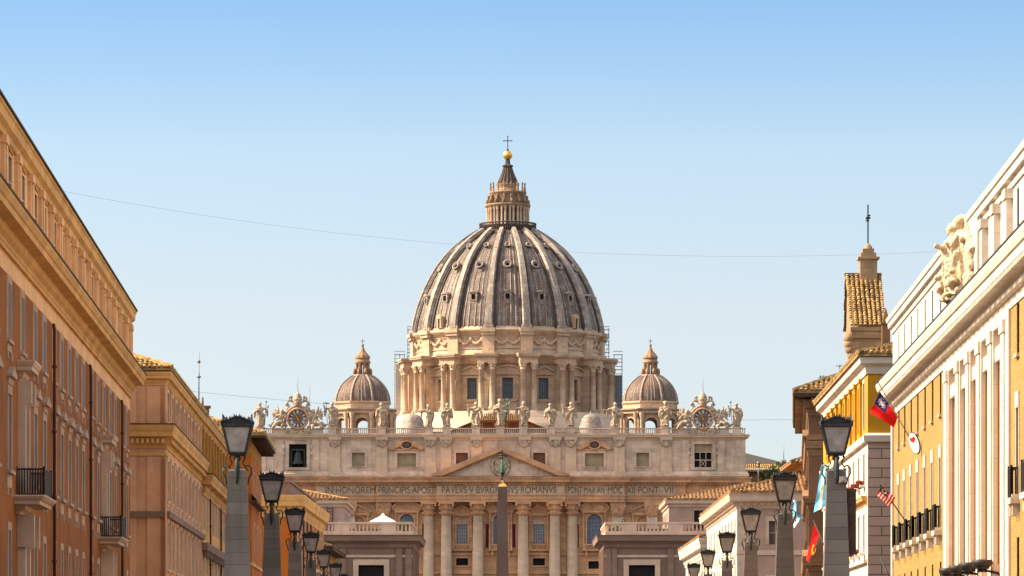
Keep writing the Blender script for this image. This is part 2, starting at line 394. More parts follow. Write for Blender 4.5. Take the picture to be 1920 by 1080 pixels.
# ------------------------------------------------------------------ windows
WC = {}
def window(parent, u, z, w, h, rot=0.0, y=0.0, dep=0.32, fw=0.18, fp=0.06, fmat='palefr', pmat='shut', sill=0.0, crown=None, mull=1, trans=1, base=0.0, name='window', lining=None):
    key = (w, h, dep, fw, fp, fmat, pmat, sill, crown, mull, trans, base, lining)
    if key not in WC:
        m = MB(); a = w/2
        if fw > 0:
            m.box(-a-fw, -a, -fp, .03, 0, h); m.box(a, a+fw, -fp, .03, 0, h)
            m.box(-a-fw, a+fw, -fp-.004, .03, h, h+fw*1.3)
        if sill > 0: m.box(-a-fw-.08, a+fw+.08, -sill, .03, -.16, -.003)
        if base > 0:
            m.box(-a-fw, a+fw, -fp*.8, .03, -base, -.165)
            for q in (-1, 1): m.box(q*(a+fw-.15)-.15, q*(a+fw-.15)+.15, -fp*1.6, .03, -base-.35, -base+.005)
        ht = h + fw*1.3
        if crown == 'flat': m.box(-a-fw-.15, a+fw+.15, -.32, .03, ht+.22, ht+.42); m.box(-a-fw, a+fw, -.12, .03, ht+.004, ht+.216)
        if crown == 'bulge':
            m.slab([(-a-fw-.12, ht+.3), (-a-fw-.12, ht+.44), (-a*.5, ht+.62), (0, ht+.78), (a*.5, ht+.62), (a+fw+.12, ht+.44), (a+fw+.12, ht+.3)], -.26, .03)
            m.box(-a-fw, a+fw, -.1, .03, ht+.004, ht+.296)
        if crown == 'tri':
            e = a+fw+.3; m.slab([(-e, ht+.3), (e, ht+.3), (e, ht+.5), (0, ht+.5+e*.42), (-e, ht+.5)], -.5, .03); m.box(-e+.2, e-.2, -.25, .03, ht+.004, ht+.297)
        if crown == 'seg':
            e = a+fw+.3; m.slab([(-e, ht+.3), (e, ht+.3), (e, ht+.5)] + [(e*math.cos(t*PI/8), ht+.5+e*.36*math.sin(t*PI/8)) for t in range(1, 8)] + [(-e, ht+.5)], -.5, .03); m.box(-e+.2, e-.2, -.25, .03, ht+.004, ht+.297)
        p = MB(); p.box(-a-.02, a+.02, dep-.08, dep-.02, -.02, h+.02)
        for i in range(1, mull+1): x = -a + w*i/(mull+1); m.box(x-.035, x+.035, dep-.14, dep-.083, 0, h)
        for i in range(1, trans+1): q = h*i/(trans+1); m.box(-a, a, dep-.13, dep-.083, q-.03, q+.03)
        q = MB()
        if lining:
            for s2 in (-1, 1): q.box(s2*(a-.02)-.018, s2*(a-.02)+.018, .03, dep-.1, .02, h-.02)  # dark strips on the jambs, painting the shade inside the opening
        WC[key] = (m.mesh('window_frame', M[fmat]), p.mesh('pane', M[pmat]), q.mesh('reveal_shade_strip', M[lining]) if lining else None)
    fm, pm, lm = WC[key]
    o = inst(name, fm, parent, (u, y, z), rot); inst('pane', pm, o)
    if lm: inst('reveal_shade_strip', lm, o)
    return o
# ------------------------------------------------------------------ street building
class Bld:
    def __init__(s, name, label, side, px, Y0, vp, L, Wd, cat='building', near=False):
        s.k = (vp-960)/F; s.X0 = X(px, Y0); s.Y0 = Y0; s.side = side; s.W = Wd; s.L = L
        s.g = math.sqrt(1 + s.k*s.k)
        ang = math.atan2(1, s.k) + (0 if side == 'l' else PI)
        s.e = thing(name, label, cat, (s.X0, Y0, 0), ang)
        s.ua, s.ub = (0, L) if side == 'l' or near else (-L, 0)
        s.path = [(s.ua, Wd), (s.ua, 0), (s.ub, 0), (s.ub, Wd)]
        s.hs = []; s.he = []
    def u(s, Y): d = (Y - s.Y0)*s.g; return d if s.side == 'l' else -d
    def up(s, px): q = (px-960)/F; return s.u((s.X0 - s.k*s.Y0)/(q - s.k))
    def win(s, u, z, w, h, **kw):
        s.hs.append((u-w/2, u+w/2, z, z+h)); return window(s.e, u, z, w, h, **kw)
    def ewin(s, d, z, w, h, **kw):      # in the end wall that faces the camera, d metres back from the corner
        s.he.append((d-w/2, d+w/2, z, z+h))
        o = window(s.e, 0, z, w, h, rot=R(-90) if s.side == 'l' else R(90), **kw)
        o.location = (s.ua if s.side == 'l' else s.ub, d, z); return o
    def walls(s, zones, top):
        for i, (z0, z1, mat, nm) in enumerate(zones):
            m = MB(); m.wall(s.ua, s.ub, z0, z1, [h for h in s.hs if h[3] > z0 and h[2] < z1])
            if s.side == 'l':
                m.M = Matrix.Translation((s.ua, 0, 0)) @ Matrix.Rotation(R(-90), 4, 'Z')
                m.wall(-s.W, 0, z0, z1, [(-h[1], -h[0], h[2], h[3]) for h in s.he if h[3] > z0 and h[2] < z1])
            else:
                m.M = Matrix.Translation((s.ub, 0, 0)) @ Matrix.Rotation(R(90), 4, 'Z')
                m.wall(0, s.W, z0, z1, [h for h in s.he if h[3] > z0 and h[2] < z1])
            m.M = None
            if s.side == 'l': m.box(s.ua+.42, s.ub, .42, s.W, z0, z1); 
            else: m.box(s.ua, s.ub-.42, .42, s.W, z0, z1)
            # far end closing strip
            uf = s.ub if s.side == 'l' else s.ua
            m.add([(uf,0,z0),(uf,.42,z0),(uf,.42,z1),(uf,0,z1)], [(0,1,2,3)])
            m.build(nm, M[mat], s.e)
        MB().box(s.ua+.01, s.ub-.01, .01, s.W, top-.05, top).build('roof_slab', M[zones[-1][2]], s.e)
    def cornice(s, prof, mat, name='cornice', dent=None, path=None):
        m = MB(); m.sweep(path or s.path, prof)
        if dent: m.blocks(path or s.path, *dent)
        return m.build(name, M[mat], s.e)
def corn(z0, z1, out, wall=-.05):      # a classical cornice section, bottom to top
    h = z1 - z0
    return [(wall, z0), (out*.12, z0), (out*.14, z0+h*.12), (out*.3, z0+h*.24), (out*.32, z0+h*.34), (out*.36, z0+h*.44),
            (out*.82, z0+h*.5), (out*.84, z0+h*.7), (out*.9, z0+h*.74), (out, z0+h*.92), (out, z1), (wall, z1)]
def band(z0, z1, out): return [(-.05, z0), (out, z0), (out, z1), (-.05, z1)]
# ================================================================== SETTING
g = MB(); g.add([(-4000,-300,0),(4000,-300,0),(4000,6000,0),(-4000,6000,0)], [(0,1,2,3)])
o = g.build('ground', M['pave']); o['kind'] = 'structure'
g = MB(); g.box(-8, 9, -50, 560, -.02, .004); o = g.build('road', plain('asphalt', (0.09, 0.085, 0.08), 0.9, 0, 0.2, 2)); o['kind'] = 'structure'
for a, b, c, d in ((-20, -8, -24, -8.0), (9.0, 19, 9.0, 24)):
    g = MB(); g.add([(a,-50,0),(b,-50,0),(d,560,0),(c,560,0),(a,-50,.13),(b,-50,.13),(d,560,.13),(c,560,.13)],
        [(4,5,6,7),(0,1,5,4),(1,2,6,5),(2,3,7,6),(3,0,4,7)])
    o = g.build('pavement', M['pave']); o['kind'] = 'structure'
# ================================================================== BASILICA
BX = X(938.5, 980)
B = thing('basilica', 'huge pale travertine basilica with ribbed grey dome closing the end of the street', 'basilica', (BX, 980, 0))
def fx(px): return (px - 938.5) / 8.0
def fz(py): return EYE + (HY - py) / 8.0
def sym(pts): return pts + [(-x, y) for x, y in reversed(pts)]
ENT = sym([(-57.4, 14), (-57.4, 0), (fx(592), 0), (fx(592), -.9), (fx(706), -.9), (fx(706), -1.8), (fx(818), -1.8), (fx(818), -2.8)])
def arch_parts(w, h, fw=.35, fp=.12, n=10):
    a = w/2; sp = h - a; m = MB()
    arc = [(a*math.cos(PI*i/n), sp + a*math.sin(PI*i/n)) for i in range(n+1)]
    ou = [((a+fw)*math.cos(PI*i/n), sp + (a+fw)*math.sin(PI*i/n)) for i in range(n+1)]
    for i in range(n): m.slab([arc[i], ou[i], ou[i+1], arc[i+1]], -fp, .03)
    m.box(-a-fw, -a, -fp, .03, 0, sp); m.box(a, a+fw, -fp, .03, 0, sp)
    f = n//2       # spandrels closing the corners of the rectangular hole
    for i in range(n):
        q = (a if i < f else -a)
        m.slab([arc[i], (arc[i][0], h+.01), (arc[i+1][0], h+.01), arc[i+1]], .035, .3)
    return m
# --- main order wall
holes = []; wins = []
for sx in (-1, 1):
    holes += [(sx*9-1.3, sx*9+1.3, 29.9, 36.2), (sx*9-1.4, sx*9+1.4, 24.8, 26.5), (sx*22-1.7, sx*22+1.7, 27.5, 36.9), (sx*33.3-1.4, sx*33.3+1.4, 29.9, 36.3), (sx*22-1.4, sx*22+1.4, 24.0, 25.8)]
holes.append((-1.7, 1.7, 29.6, 36.9))
m = MB(); m.wall(-57.4, 57.4, 0, 39.7, holes, .9); m.box(-57.4, 57.4, .95, 22, 0, 55.2)
m.build('facade_wall', M['travw'], B)
ag = {}
def aedicule(u, z, w, h, kind, pm, niche=False):
    key = (w, h, kind)
    if key not in ag:
        f = arch_parts(w, h, .34, .16)
        a = w/2; e = a + 1.35
        for q in (-1, 1):
            f.lathe([(.27, -.2), (.27, 0), (.23, .1), (.2, h-.2), (.32, h+.25)], 10, (q*(a+.85), -.42))
            f.box(q*(a+.85)-.36, q*(a+.85)+.36, -.75, .02, -.9, -.2)
        f.box(-e+.1, e-.1, -.7, .02, h+.26, h+.72)
        b0 = h+.724
        if kind == 'tri':
            f.slab([(-e-.25, b0), (e+.25, b0), (e+.25, b0+.22), (0, b0+1.75), (-e-.25, b0+.22)], -.55, .02)
            f.slab([(-e-.35, b0+.18), (-e-.35, b0+.42), (0, b0+2.05), (e+.35, b0+.42), (e+.35, b0+.18), (0, b0+1.76)], -1.05, .02)
        else:
            n = 12; A = [((e+.3)*math.cos(PI*i/n), b0+.2+1.75*math.sin(PI*i/n)) for i in range(n+1)]
            f.slab([(e+.3, b0)] + A + [(-e-.3, b0)], -.55, .02)
            for i in range(n): f.slab([A[i], (A[i][0]*1.06, A[i][1]*1.0+.28), (A[i+1][0]*1.06, A[i+1][1]+.28), A[i+1]], -1.05, .02)
        for i in range(26):
            an = random.uniform(0, PI); rr = random.uniform(.2, .9)
            f.ell((rr*1.5*math.cos(an), -.6, b0+.3+.9*rr*math.sin(an)), (.2, .14, .16), 6, 4)
        ag[key] = f.mesh('window_surround', M['travw'])
    o = inst('arched_window', ag[key], B, (u, 0, z))
    p = MB(); p.box(-w/2-.02, w/2+.02, .62, .7, -.02, h+.02)
    if niche: pm = 'travw'
    p.build('pane', M[pm], o)
    if not niche:
        q = MB()
        for i in range(1, 5): q.box(-w/2 + w*i/5 - .035, -w/2 + w*i/5 + .035, .56, .618, 0, h)
        for i in range(1, 8): q.box(-w/2, w/2, .57, .615, h*i/8 - .03, h*i/8 + .03)
        if kind == 'tri': q.box(-w/2, w/2, .2, .62, h-1.75, h-1.45); q.box(-w/2, w/2, .45, .6, h-1.45, h)
        q.build('glazing_bars', M['trav' if kind == 'tri' else 'darkrail'], o)
    return o
for sx in (-1, 1):
    aedicule(sx*9, 29.9, 2.6, 6.3, 'tri', 'bluecur'); aedicule(sx*22, 29.0, 3.4, 7.9, 'seg', 'bluecur')
    aedicule(sx*33.3, 29.9, 2.8, 6.4, 'tri', 'bluecur', True)
    for cx, z0, z1, dk in ((sx*9, 24.8, 26.5, 'dark'), (sx*22, 24.0, 25.8, 'dark')):
        q = MB(); q.box(cx-1.75, cx-1.4, -.15, .03, z0-.1, z1+.1); q.box(cx+1.4, cx+1.75, -.15, .03, z0-.1, z1+.1)
        q.box(cx-1.75, cx+1.75, -.16, .03, z1, z1+.4); q.box(cx-1.85, cx+1.85, -.22, .03, z0-.4, z0); q = q.build('low_opening_frame', M['travw'], B)
        MB().box(cx-1.42, cx+1.42, .7, .8, z0-.02, z1+.02).build('pane', M['dark'], q)
aedicule(0, 29.0, 3.4, 7.9, 'seg', 'bluecur')
def balcony(u, w, z, out=1.1, big=False):
    q = MB(); q.box(-w/2, w/2, -out, .02, z-.35, z); q.box(-w/2, w/2, -out+.05, -out+.25, z+1.0, z+1.22)
    for sx in (-1, 1): q.box(sx*(w/2-.2)-.2, sx*(w/2-.2)+.2, -out+.02, -out+.3, z, z+1.0)
    k = int(w/.42)
    for i in range(k):
        x = -w/2 + .5 + (w-1.0)*i/(k-1); q.lathe([(.07, z), (.13, z+.3), (.06, z+.7), (.1, z+1)], 6, (x, -out+.15))
    if big:
        for sx in (-1, 1): q.slab([(sx*w*.36-.3, z-.36), (sx*w*.36+.3, z-.36), (sx*w*.36+.2, z-1.7), (sx*w*.36-.2, z-1.7)], -out*.7, .02)
    return q.build('balcony', M['travw'], B, (u, 0, 0))
for u, w, bg_ in ((-9, 4.6, 0), (9, 4.6, 0), (0, 5.4, 1), (-22, 5.2, 1), (22, 5.2, 1)): balcony(u, w, 28.6, 1.5 if bg_ else 1.0, bg_)
for u in (-5.9, -12, 5.9, 12):
    pass
for u in (-3.05, 3.05, -17.9, 17.9): MB().box(u-.45, u+.45, -.06, .02, 29, 34.5).build('red_hanging', M['red'], B)
m = MB(); m.box(-44, 44, -.35, .02, 27.2, 27.75); m.box(-44, 44, -.5, .02, 22.8, 23.6); m.build('string_course', M['travw'], B)
# --- columns
def fold(a): return 1 + .07*math.cos(8*a)
col = MB(); col.lathe([(1.9, 9), (1.9, 10), (1.5, 10.6), (1.33, 11), (1.33, 20), (1.27, 28), (1.16, 36.2), (1.3, 36.35)], 28)
COLM = col.mesh('column', M['travl'])
cap = MB(); cap.lathe([(1.17, 36.4), (1.5, 36.9), (1.28, 37.2), (1.25, 37.6), (1.75, 38.1), (1.45, 38.3), (1.5, 38.7), (1.85, 39.1)], 32, mod=fold)
cap.box(-1.85, 1.85, -1.85, 1.85, 39.12, 39.62)
for i in range(16):
    a = i*PI/8
    for rr, zz in ((1.5, 37.0), (1.68, 38.15)): cap.ell((rr*math.cos(a+(zz > 38)*PI/16), rr*math.sin(a+(zz > 38)*PI/16), zz), (.22, .22, .3), 6, 4)
for sx in (-1, 1):
    for sy in (-1, 1): cap.ell((sx*1.6, sy*1.6, 38.8), (.34, .34, .34), 8, 6)
CAPM = cap.mesh('capital', M['travw'])
for px, y in ((896, -1.55), (837, -1.55), (804, -.6)):
    for sx in (-1, 1):
        o = inst('column', COLM, B, (sx*fx(px), y, 0)); inst('capital', CAPM, o)
pil = MB(); pil.box(-1.3, 1.3, -.95, .02, 0, 36.4)
PILM = pil.mesh('pilaster', M['trav'])
pc = MB(); pc.slab([(-1.25, 36.4), (1.25, 36.4), (1.8, 39.1), (1.8, 39.6), (-1.8, 39.6), (-1.8, 39.1)], -1.3, .02)
for i in range(60):
    z = random.uniform(36.6, 39); pc.ell((random.uniform(-1.3-.2*(z-36.5), 1.3+.2*(z-36.5)), -1.3, z), (.25, .2, .28), 6, 4)
PCM = pc.mesh('capital', M['travw'])
for px in (719, 655, 608, 500):
    for sx in (-1, 1):
        o = inst('pilaster', PILM, B, (sx*fx(px), 0 if px > 610 else .2, 0)); inst('capital', PCM, o)
# --- entablature with its inscription
e = MB(); e.sweep(ENT, [(-2.2, 39.6), (.0, 39.6), (.0, 40.25), (.12, 40.27), (.12, 40.95), (.3, 41.1), (.3, 41.3), (.0, 41.32), (.0, 43.45), (.25, 43.6), (.3, 43.95), (.5, 44.1), (1.15, 44.2), (1.2, 44.75), (1.5, 45.2), (1.55, 45.45), (-2.2, 45.6)])
e.blocks(ENT, .3, .8, 43.65, 44.05, .75, .4)
ENTO = e.build('entablature', M['travw'], B)
fr = MB()
for a, b, y in ((592, 706, -.9), (706, 818, -1.8), (818, 1059, -2.8), (1059, 1171, -1.8), (1171, 1268, -.9)):
    fr.box(fx(a)+.3, fx(b)-.3, y-.012, y+.05, 41.4, 43.4)
fr.build('frieze_panel', M['drum'], ENTO)
for body, p0, p1, y in (('IN·HONOREM', 611, 704, -.9), ('PRINCIPIS·APOST', 710, 816, -1.8), ('PAVLVS·V·BVRGHESIVS·ROMANVS', 829, 1043, -2.8), ('·PONT·MAX·AN·', 1064, 1140, -1.8), ('MDCXII·PONT·', 1141, 1169, -1.8), ('VII', 1244, 1262, -.9)):
    if body.startswith('·PONT'):
        inst('inscription', text_mesh('·PONT·MAX·AN', 1.5, fx(1133) - fx(1062), M['letter']), ENTO, (fx(1062), -1.84, 41.68)); continue
    if body.startswith('MD'):
        inst('inscription', text_mesh('·MDC', 1.5, fx(1167) - fx(1136), M['letter']), ENTO, (fx(1136), -1.84, 41.68))
        inst('inscription', text_mesh('XII·PONT·', 1.5, fx(1238) - fx(1174), M['letter']), ENTO, (fx(1174), -.94, 41.68)); continue
    inst('inscription', text_mesh(body, 1.5, fx(p1) - fx(p0), M['letter']), ENTO, (fx(p0), y-.04, 41.68))
# --- pediment
m = MB(); m.slab([(-14.2, 45.6), (14.2, 45.6), (0, 51.6)], -2.9, -.2); PED = m.build('pediment', M['trav'], B)
m = MB(); m.slab([(-16.2, 45.62), (-16.2, 45.95), (0, 52.6), (0, 51.35), (-13.6, 45.62)], -4.3, -.25); m.slab([(16.2, 45.62), (13.6, 45.62), (0, 51.35), (0, 52.6), (16.2, 45.95)], -4.3, -.25)
m.slab([(-13.7, 45.63), (-12.6, 45.63), (0, 50.85), (0, 51.34)], -3.4, -2.8); m.slab([(13.7, 45.63), (0, 51.34), (0, 50.85), (12.6, 45.63)], -3.4, -2.8)
m.build('raking_cornice', M['travw'], PED)
m = MB(); m.ell((0, -2.95, 48.0), (1.6, .5, 1.9), 16, 10)
for i in range(40):
    a = i*PI/20; m.ell((2.0*math.cos(a), -3.05, 48.0+2.15*math.sin(a)), (.4+.12*(i%2), .35, .45), 6, 4)
m.lathe([(.8, 49.9), (1.0, 50.2), (.6, 50.9), (.1, 51.2)], 12, (0, -3.1)); m.build('coat_of_arms', M['statue'], PED)
# --- attic
AH = []
for sx in (-1, 1):
    AH += [(sx*fx(558.5)-2.05, sx*fx(558.5)+2.05, 47.8, 53.2), (sx*fx(672)-1.5, sx*fx(672)+1.5, 47.95, 51.2), (sx*fx(762.5)-2.2, sx*fx(762.5)+2.2, 47.9, 51.1), (sx*fx(866)-1.4, sx*fx(866)+1.4, 48.2, 51.2)]
m = MB(); m.wall(-57.4, 57.4, 45.5, 55.3, AH, .8, -.2); m.add([(-57.4,-.2,45.5),(-57.4,1,45.5),(-57.4,1,55.3),(-57.4,-.2,55.3)], [(0,3,2,1)]); m.add([(57.4,-.2,45.5),(57.4,1,45.5),(57.4,1,55.3),(57.4,-.2,55.3)], [(0,1,2,3)])
ATT = m.build('attic_wall', M['trav'], B)
for sx in (-1, 1):
    for px, w in ((489, 2.4), (525, 1.6), (592, 1.6)): MB().box(sx*fx(px)-w/2, sx*fx(px)+w/2, -.45, -.15, 46.9, 54.2).build('pilaster_strip', M['trav'], ATT)
ATTP = [(-57.4, 6), (-57.4, -.2), (57.4, -.2), (57.4, 6)]
m = MB(); m.sweep(ATTP, [(-.05, 45.6), (.75, 45.6), (.75, 46.3), (.5, 46.5), (.45, 46.85), (-.05, 46.9)]); m.build('attic_base', M['trav'], ATT)
m = MB(); m.sweep(ATTP, corn(54.2, 55.45, 1.0)); m.build('attic_cornice', M['travl'], ATT)
ap = MB(); ap.box(-1.25, 1.25, -.75, -.18, 46.5, 52.6); ap.box(-1.4, 1.4, -.9, -.18, 46.4, 47.3); ap.box(-1.45, 1.45, -1.0, -.18, 54.2, 55.46)
APM = ap.mesh('attic_pilaster', M['travl'])
ac = MB(); ac.slab([(-1.2, 52.6), (1.2, 52.6), (1.4, 54.15), (-1.4, 54.15)], -.85, -.18)
for i in range(34):
    a = random.uniform(0, PI); ac.ell((1.05*math.cos(a), -.95, 53.9-1.3*math.sin(a)*random.uniform(.6, 1)), (.22, .2, .24), 6, 4)
for q in (-1, 1): ac.ell((q*1.15, -.95, 53.75), (.32, .25, .36), 8, 6)
ACM = ac.mesh('capital', M['statue'])
for px in (628, 716, 807, 836, 893.5):
    for sx in (-1, 1):
        o = inst('attic_pilaster', APM, ATT, (sx*fx(px), 0, 0)); inst('attic_capital', ACM, ATT, (sx*fx(px), 0, 0))
for sx in (-1, 1):
    for px, w, z, h, pm in ((672, 3.0, 47.95, 3.25, 'ochreb'), (762.5, 4.4, 47.9, 3.2, 'ochreb'), (866, 2.8, 48.2, 3.0, 'brownw')):
        window(ATT, sx*fx(px), z, w, h, y=0, dep=.75, fw=.5, fp=.18, fmat='trav', pmat=pm, sill=.3, mull=0, trans=0, name='attic_window').location = (sx*fx(px), -.2, z)
    q = MB(); cx = sx*fx(762.5)
    for s2 in (-1, 1): q.slab([(cx+s2*4.3, 52.2), (cx+s2*1.6, 53.9), (cx+s2*1.2, 53.6), (cx+s2*1.2, 52.9), (cx+s2*3.2, 51.9)][::s2], -.95, -.18)
    q.box(cx-3, cx+3, -.6, -.18, 51.75, 52.05)
    for i in range(18):
        a = 2*PI*i/18; q.ell((cx+1.35*math.cos(a), -.6, 53.0+.95*math.sin(a)), (.3, .35, .26), 6, 4)
    q.build('broken_pediment', M['travw'], ATT)
    q = MB(); q.ell((cx, -.42, 53.0), (1.05, .25, .68), 14, 8); q.build('oval_light', M['dark' if sx > 5 else 'shut'], ATT)
    q = MB(); cx = sx*fx(558.5)
    for s2 in (-1, 1): q.box(cx+s2*2.5-.4, cx+s2*2.5+.4, -.4, -.17, 47.3, 53.7)
    q.box(cx-2.9, cx+2.9, -.42, -.17, 53.25, 53.8); q.box(cx-2.9, cx+2.9, -.5, -.17, 47.2, 47.75); 
    for s2 in (-1, 1): q.ell((cx+s2*3.3, -.4, 52.6), (.35, .3, .7), 8, 6); q.ell((cx+s2*3.3, -.4, 51.0), (.3, .25, .4), 8, 6)
    bf = q.build('belfry_frame', M['trav'], ATT)
    MB().box(cx-2.1, cx+2.1, .86, .94, 47.7, 53.3).build('dark_recess', M['dark'], bf)
cx = fx(1318); q = MB()
for i in range(4): q.box(cx-2.05+1.37*i-.07, cx-2.05+1.37*i+.07, .1, .22, 47.8, 51.4 if 0 < i < 3 else 53.2)
for z in (49.5, 51.35): q.box(cx-2.05, cx+2.05, .08, .2, z-.09, z+.09)
for s2 in (-1, 1): q.tube([(cx-s2*.65, .12, 47.9), (cx+s2*.65, .12, 49.4)], .07, 4)
q.build('belfry_glazing_frame', M['palefr'], ATT)
MB().box(cx-1.95, cx+1.95, .35, .42, 51.4, 53.2).build('belfry_blind', M['ochreb'], ATT)
# --- balustrade on the attic
m = MB()
for z0, z1, w in ((55.45, 55.8, .4), (56.75, 57.0, .45)): m.sweep([(-57.4, -.1), (57.4, -.1)], [(-.45, z0), (w-.1, z0), (w-.1, z1), (-.45, z1)])
for i in range(250):
    x = -57.2 + 114.4*i/249
    if abs(abs(x) - abs(fx(558.5))) > 5: m.box(x-.11, x+.11, -.2, .08, 55.8, 56.75)
for sx in (-1, 1): m.box(sx*fx(558.5)-6, sx*fx(558.5)+6, -.25, .1, 55.8, 56.75)
STX = [488, 623, 716, 804, 838, 892.5, 938, 981, 1032.5, 1070, 1153, 1248, 1381]
for px in STX: m.box(fx(px)-.95, fx(px)+.95, -.75, .6, 55.46, 57.15); m.box(fx(px)-1.1, fx(px)+1.1, -.85, .7, 57.0, 57.3)
m.build('balustrade', M['trav'], ATT)
# --- nave roof behind the attic
m = MB(); m.box(-22, 22, 24, 118, 0, 57.5); m.slab([(-11.5, 57.5), (11.8, 57.5), (0, 62.2)], 24.5, 100); NAV = m.build('nave', M['brownw'], B)
m = MB()
for sx in (-1, 1):
    a = [(0, 62.75), (0, 62.25), (sx*12.3, 57.35), (sx*12.3, 57.7)]; m.slab(a[::sx], 23.9, 101)
m.build('nave_roof', M['timber'], NAV)
m = MB(); tile_plane(m, (-5.4, 21.6, 60.0), (1,0,0), 10.8, (0,.78,.62), lambda t: min(3.2, 1.4+t*.8, 1.4+(10.8-t)*.8), .42, .5, .14); m.box(-5.4, 5.4, 21.9, 24.4, 59.7, 59.95)
for x in (-4.4, -1.5, 1.5, 4.4): m.box(x-.15, x+.15, 22.3, 22.6, 55.3, 59.7)
m.build('nave_porch_roof', M['tileold'], NAV)
# ------------------------------------------------------------------ great dome
DX, DY = X(952, 1115) - BX, 135.0
def dz(py): return EYE + (HY - py)/7.03
pod = MB(); pod.lathe([(31.5, 50), (31.5, 63.8), (30.6, 64.2), (30.4, 66.6), (29.7, 67.0), (29.7, 67.5), (20, 67.6)], 96); pod = pod.build('dome_podium', M['travl'], B, (DX, DY, 0))
DRUM = MB().lathe([(24.2, 80.0), (24.9, 80.05), (24.9, 81.1), (25.2, 81.3), (25.3, 81.9), (26.2, 82.2), (26.3, 82.55), (25.2, 82.6), (25.2, 83.6), (25.0, 83.65), (25.0, 87.4), (25.2, 87.5), (25.3, 88.1), (26.1, 88.5), (26.2, 89.2), (25.0, 89.4), (24.7, 90.0)], 128).build('drum_upper_ring', M['drum'], B, (DX, DY, 0))
bay = []
for kind in (0, 1):
    m = MB(); m.wall(-4.9, 4.9, 67.4, 80.1, [(-1.4, 1.4, 70.9, 76.4)], .9, -24.3)
    m.M = Matrix.Translation((0, -24.3, 0))
    for q in (-1, 1): m.box(q*1.85-.42, q*1.85+.42, -.22, .03, 70.3, 76.9); m.box(q*2.6-.3, q*2.6+.3, -.1, .03, 70.3, 77.2)
    m.box(-2.28, 2.28, -.224, .03, 76.42, 77.0); m.box(-2.5, 2.5, -.3, .03, 70.2, 70.85)
    m.box(-3.3, 3.3, -.55, .03, 77.2, 77.65)
    if kind == 0:
        A = [(3.5*math.cos(PI*i/12), 77.66 + 1.75*math.sin(PI*i/12)) for i in range(13)]
        m.slab(A, -.4, .03)
        for i in range(12): m.slab([A[i], (A[i][0]*1.05, A[i][1]+.35), (A[i+1][0]*1.05, A[i+1][1]+.35), A[i+1]], -.95, .03)
    else:
        m.slab([(-3.5, 77.66), (3.5, 77.66), (0, 79.2)], -.4, .03)
        m.slab([(-3.7, 77.67), (-3.7, 77.95), (0, 79.65), (3.7, 77.95), (3.7, 77.67), (0, 79.22)], -.95, .03)
    bay.append(m.mesh('drum_bay', M['drum']))
wp = MB(); wp.M = Matrix.Translation((0, -24.3, 0)); wp.box(-1.42, 1.42, .62, .7, 70.8, 76.5)
WPM = wp.mesh('pane', M['glass'])
wb = MB(); wb.M = Matrix.Translation((0, -24.3, 0))
for i in range(1, 4): wb.box(-1.4+.7*i-.05, -1.4+.7*i+.05, .52, .615, 70.9, 76.4)
wb.box(-1.4, 1.4, .3, .61, 75.7, 76.4)
for z in (72.7, 74.4): wb.box(-1.4, 1.4, .53, .61, z-.05, z+.05)
WBM = wb.mesh('glazing_bars', M['shut'])
bt = MB(); bt.box(-1.75, 1.75, -27.0, -23.9, 67.4, 80.1)
for q in (-1, 1): bt.box(q*1.5-.9, q*1.5+.9, -28.9, -26.9, 67.3, 68.2)
bt.box(-2.35, 2.35, -28.6, -24.2, 80.1, 81.3); bt.box(-2.5, 2.5, -28.75, -24.2, 81.304, 81.7); bt.box(-2.85, 2.85, -29.2, -24.2, 81.704, 82.1); bt.box(-3.0, 3.0, -29.35, -24.2, 82.104, 82.6)
bt.box(-1.6, 1.6, -26.0, -24.4, 82.6, 87.5); bt.box(-1.8, 1.8, -26.6, -24.4, 87.504, 88.3); bt.box(-2.0, 2.0, -26.9, -24.4, 88.304, 89.3); bt.box(-1.3, 1.3, -25.9, -24.4, 89.3, 90.2)
BTM = bt.mesh('buttress', M['drum'])
bc = MB(); bc.lathe([(.95, 68.2), (.95, 68.6), (.74, 68.9), (.72, 72), (.64, 78.3), (.74, 78.35), (.66, 78.45), (.82, 79.0), (.72, 79.1), (1.02, 79.75)], 16); bc.box(-.95, .95, -.95, .95, 79.7, 80.12)
for i in range(8):
    a = i*PI/4; bc.ell((.85*math.cos(a), .85*math.sin(a), 79.25), (.2, .2, .35), 6, 4)
BCM = bc.mesh('column', M['drum'])
gl = MB()
for q in (-1, 1): gl.tube([(q*3.1*t, -25.15, 86.6 - 1.3*math.sin(PI*t)) for t in [i/8 for i in range(9)]], [.22+.2*math.sin(PI*i/8) for i in range(9)], 6)
gl.ell((0, -25.2, 86.3), (.6, .4, .75), 8, 6)
for q in (-1, 1): gl.ell((q*3.2, -25.2, 86.4), (.5, .35, .7), 8, 6)
gl.box(-3.9, 3.9, -25.12, -24.9, 84.0, 84.25); gl.box(-3.9, 3.9, -25.12, -24.9, 87.1, 87.3)
GLM = gl.mesh('garland', M['drum'])
for k in range(16):
    a = k*PI/8
    o = inst('drum_bay', bay[k % 2], B, (DX, DY, 0), a); inst('pane', WPM, o); inst('glazing_bars', WBM, o)
    inst('garland', GLM, DRUM, None, a)
    o = inst('buttress', BTM, B, (DX, DY, 0), a + PI/16)
    for q in (-1, 1): inst('column', BCM, o, (q*1.45, -27.95, 0))
PR = [(24.75, 89.6), (24.7, 90.6), (24.3, 92.6), (23.5, 95.6), (22.6, 98.2), (21.6, 100.6), (20.3, 103.3), (18.6, 106.2), (16.6, 108.9), (14.5, 111.2), (12.0, 113.3), (9.6, 115.0), (7.4, 116.3)]
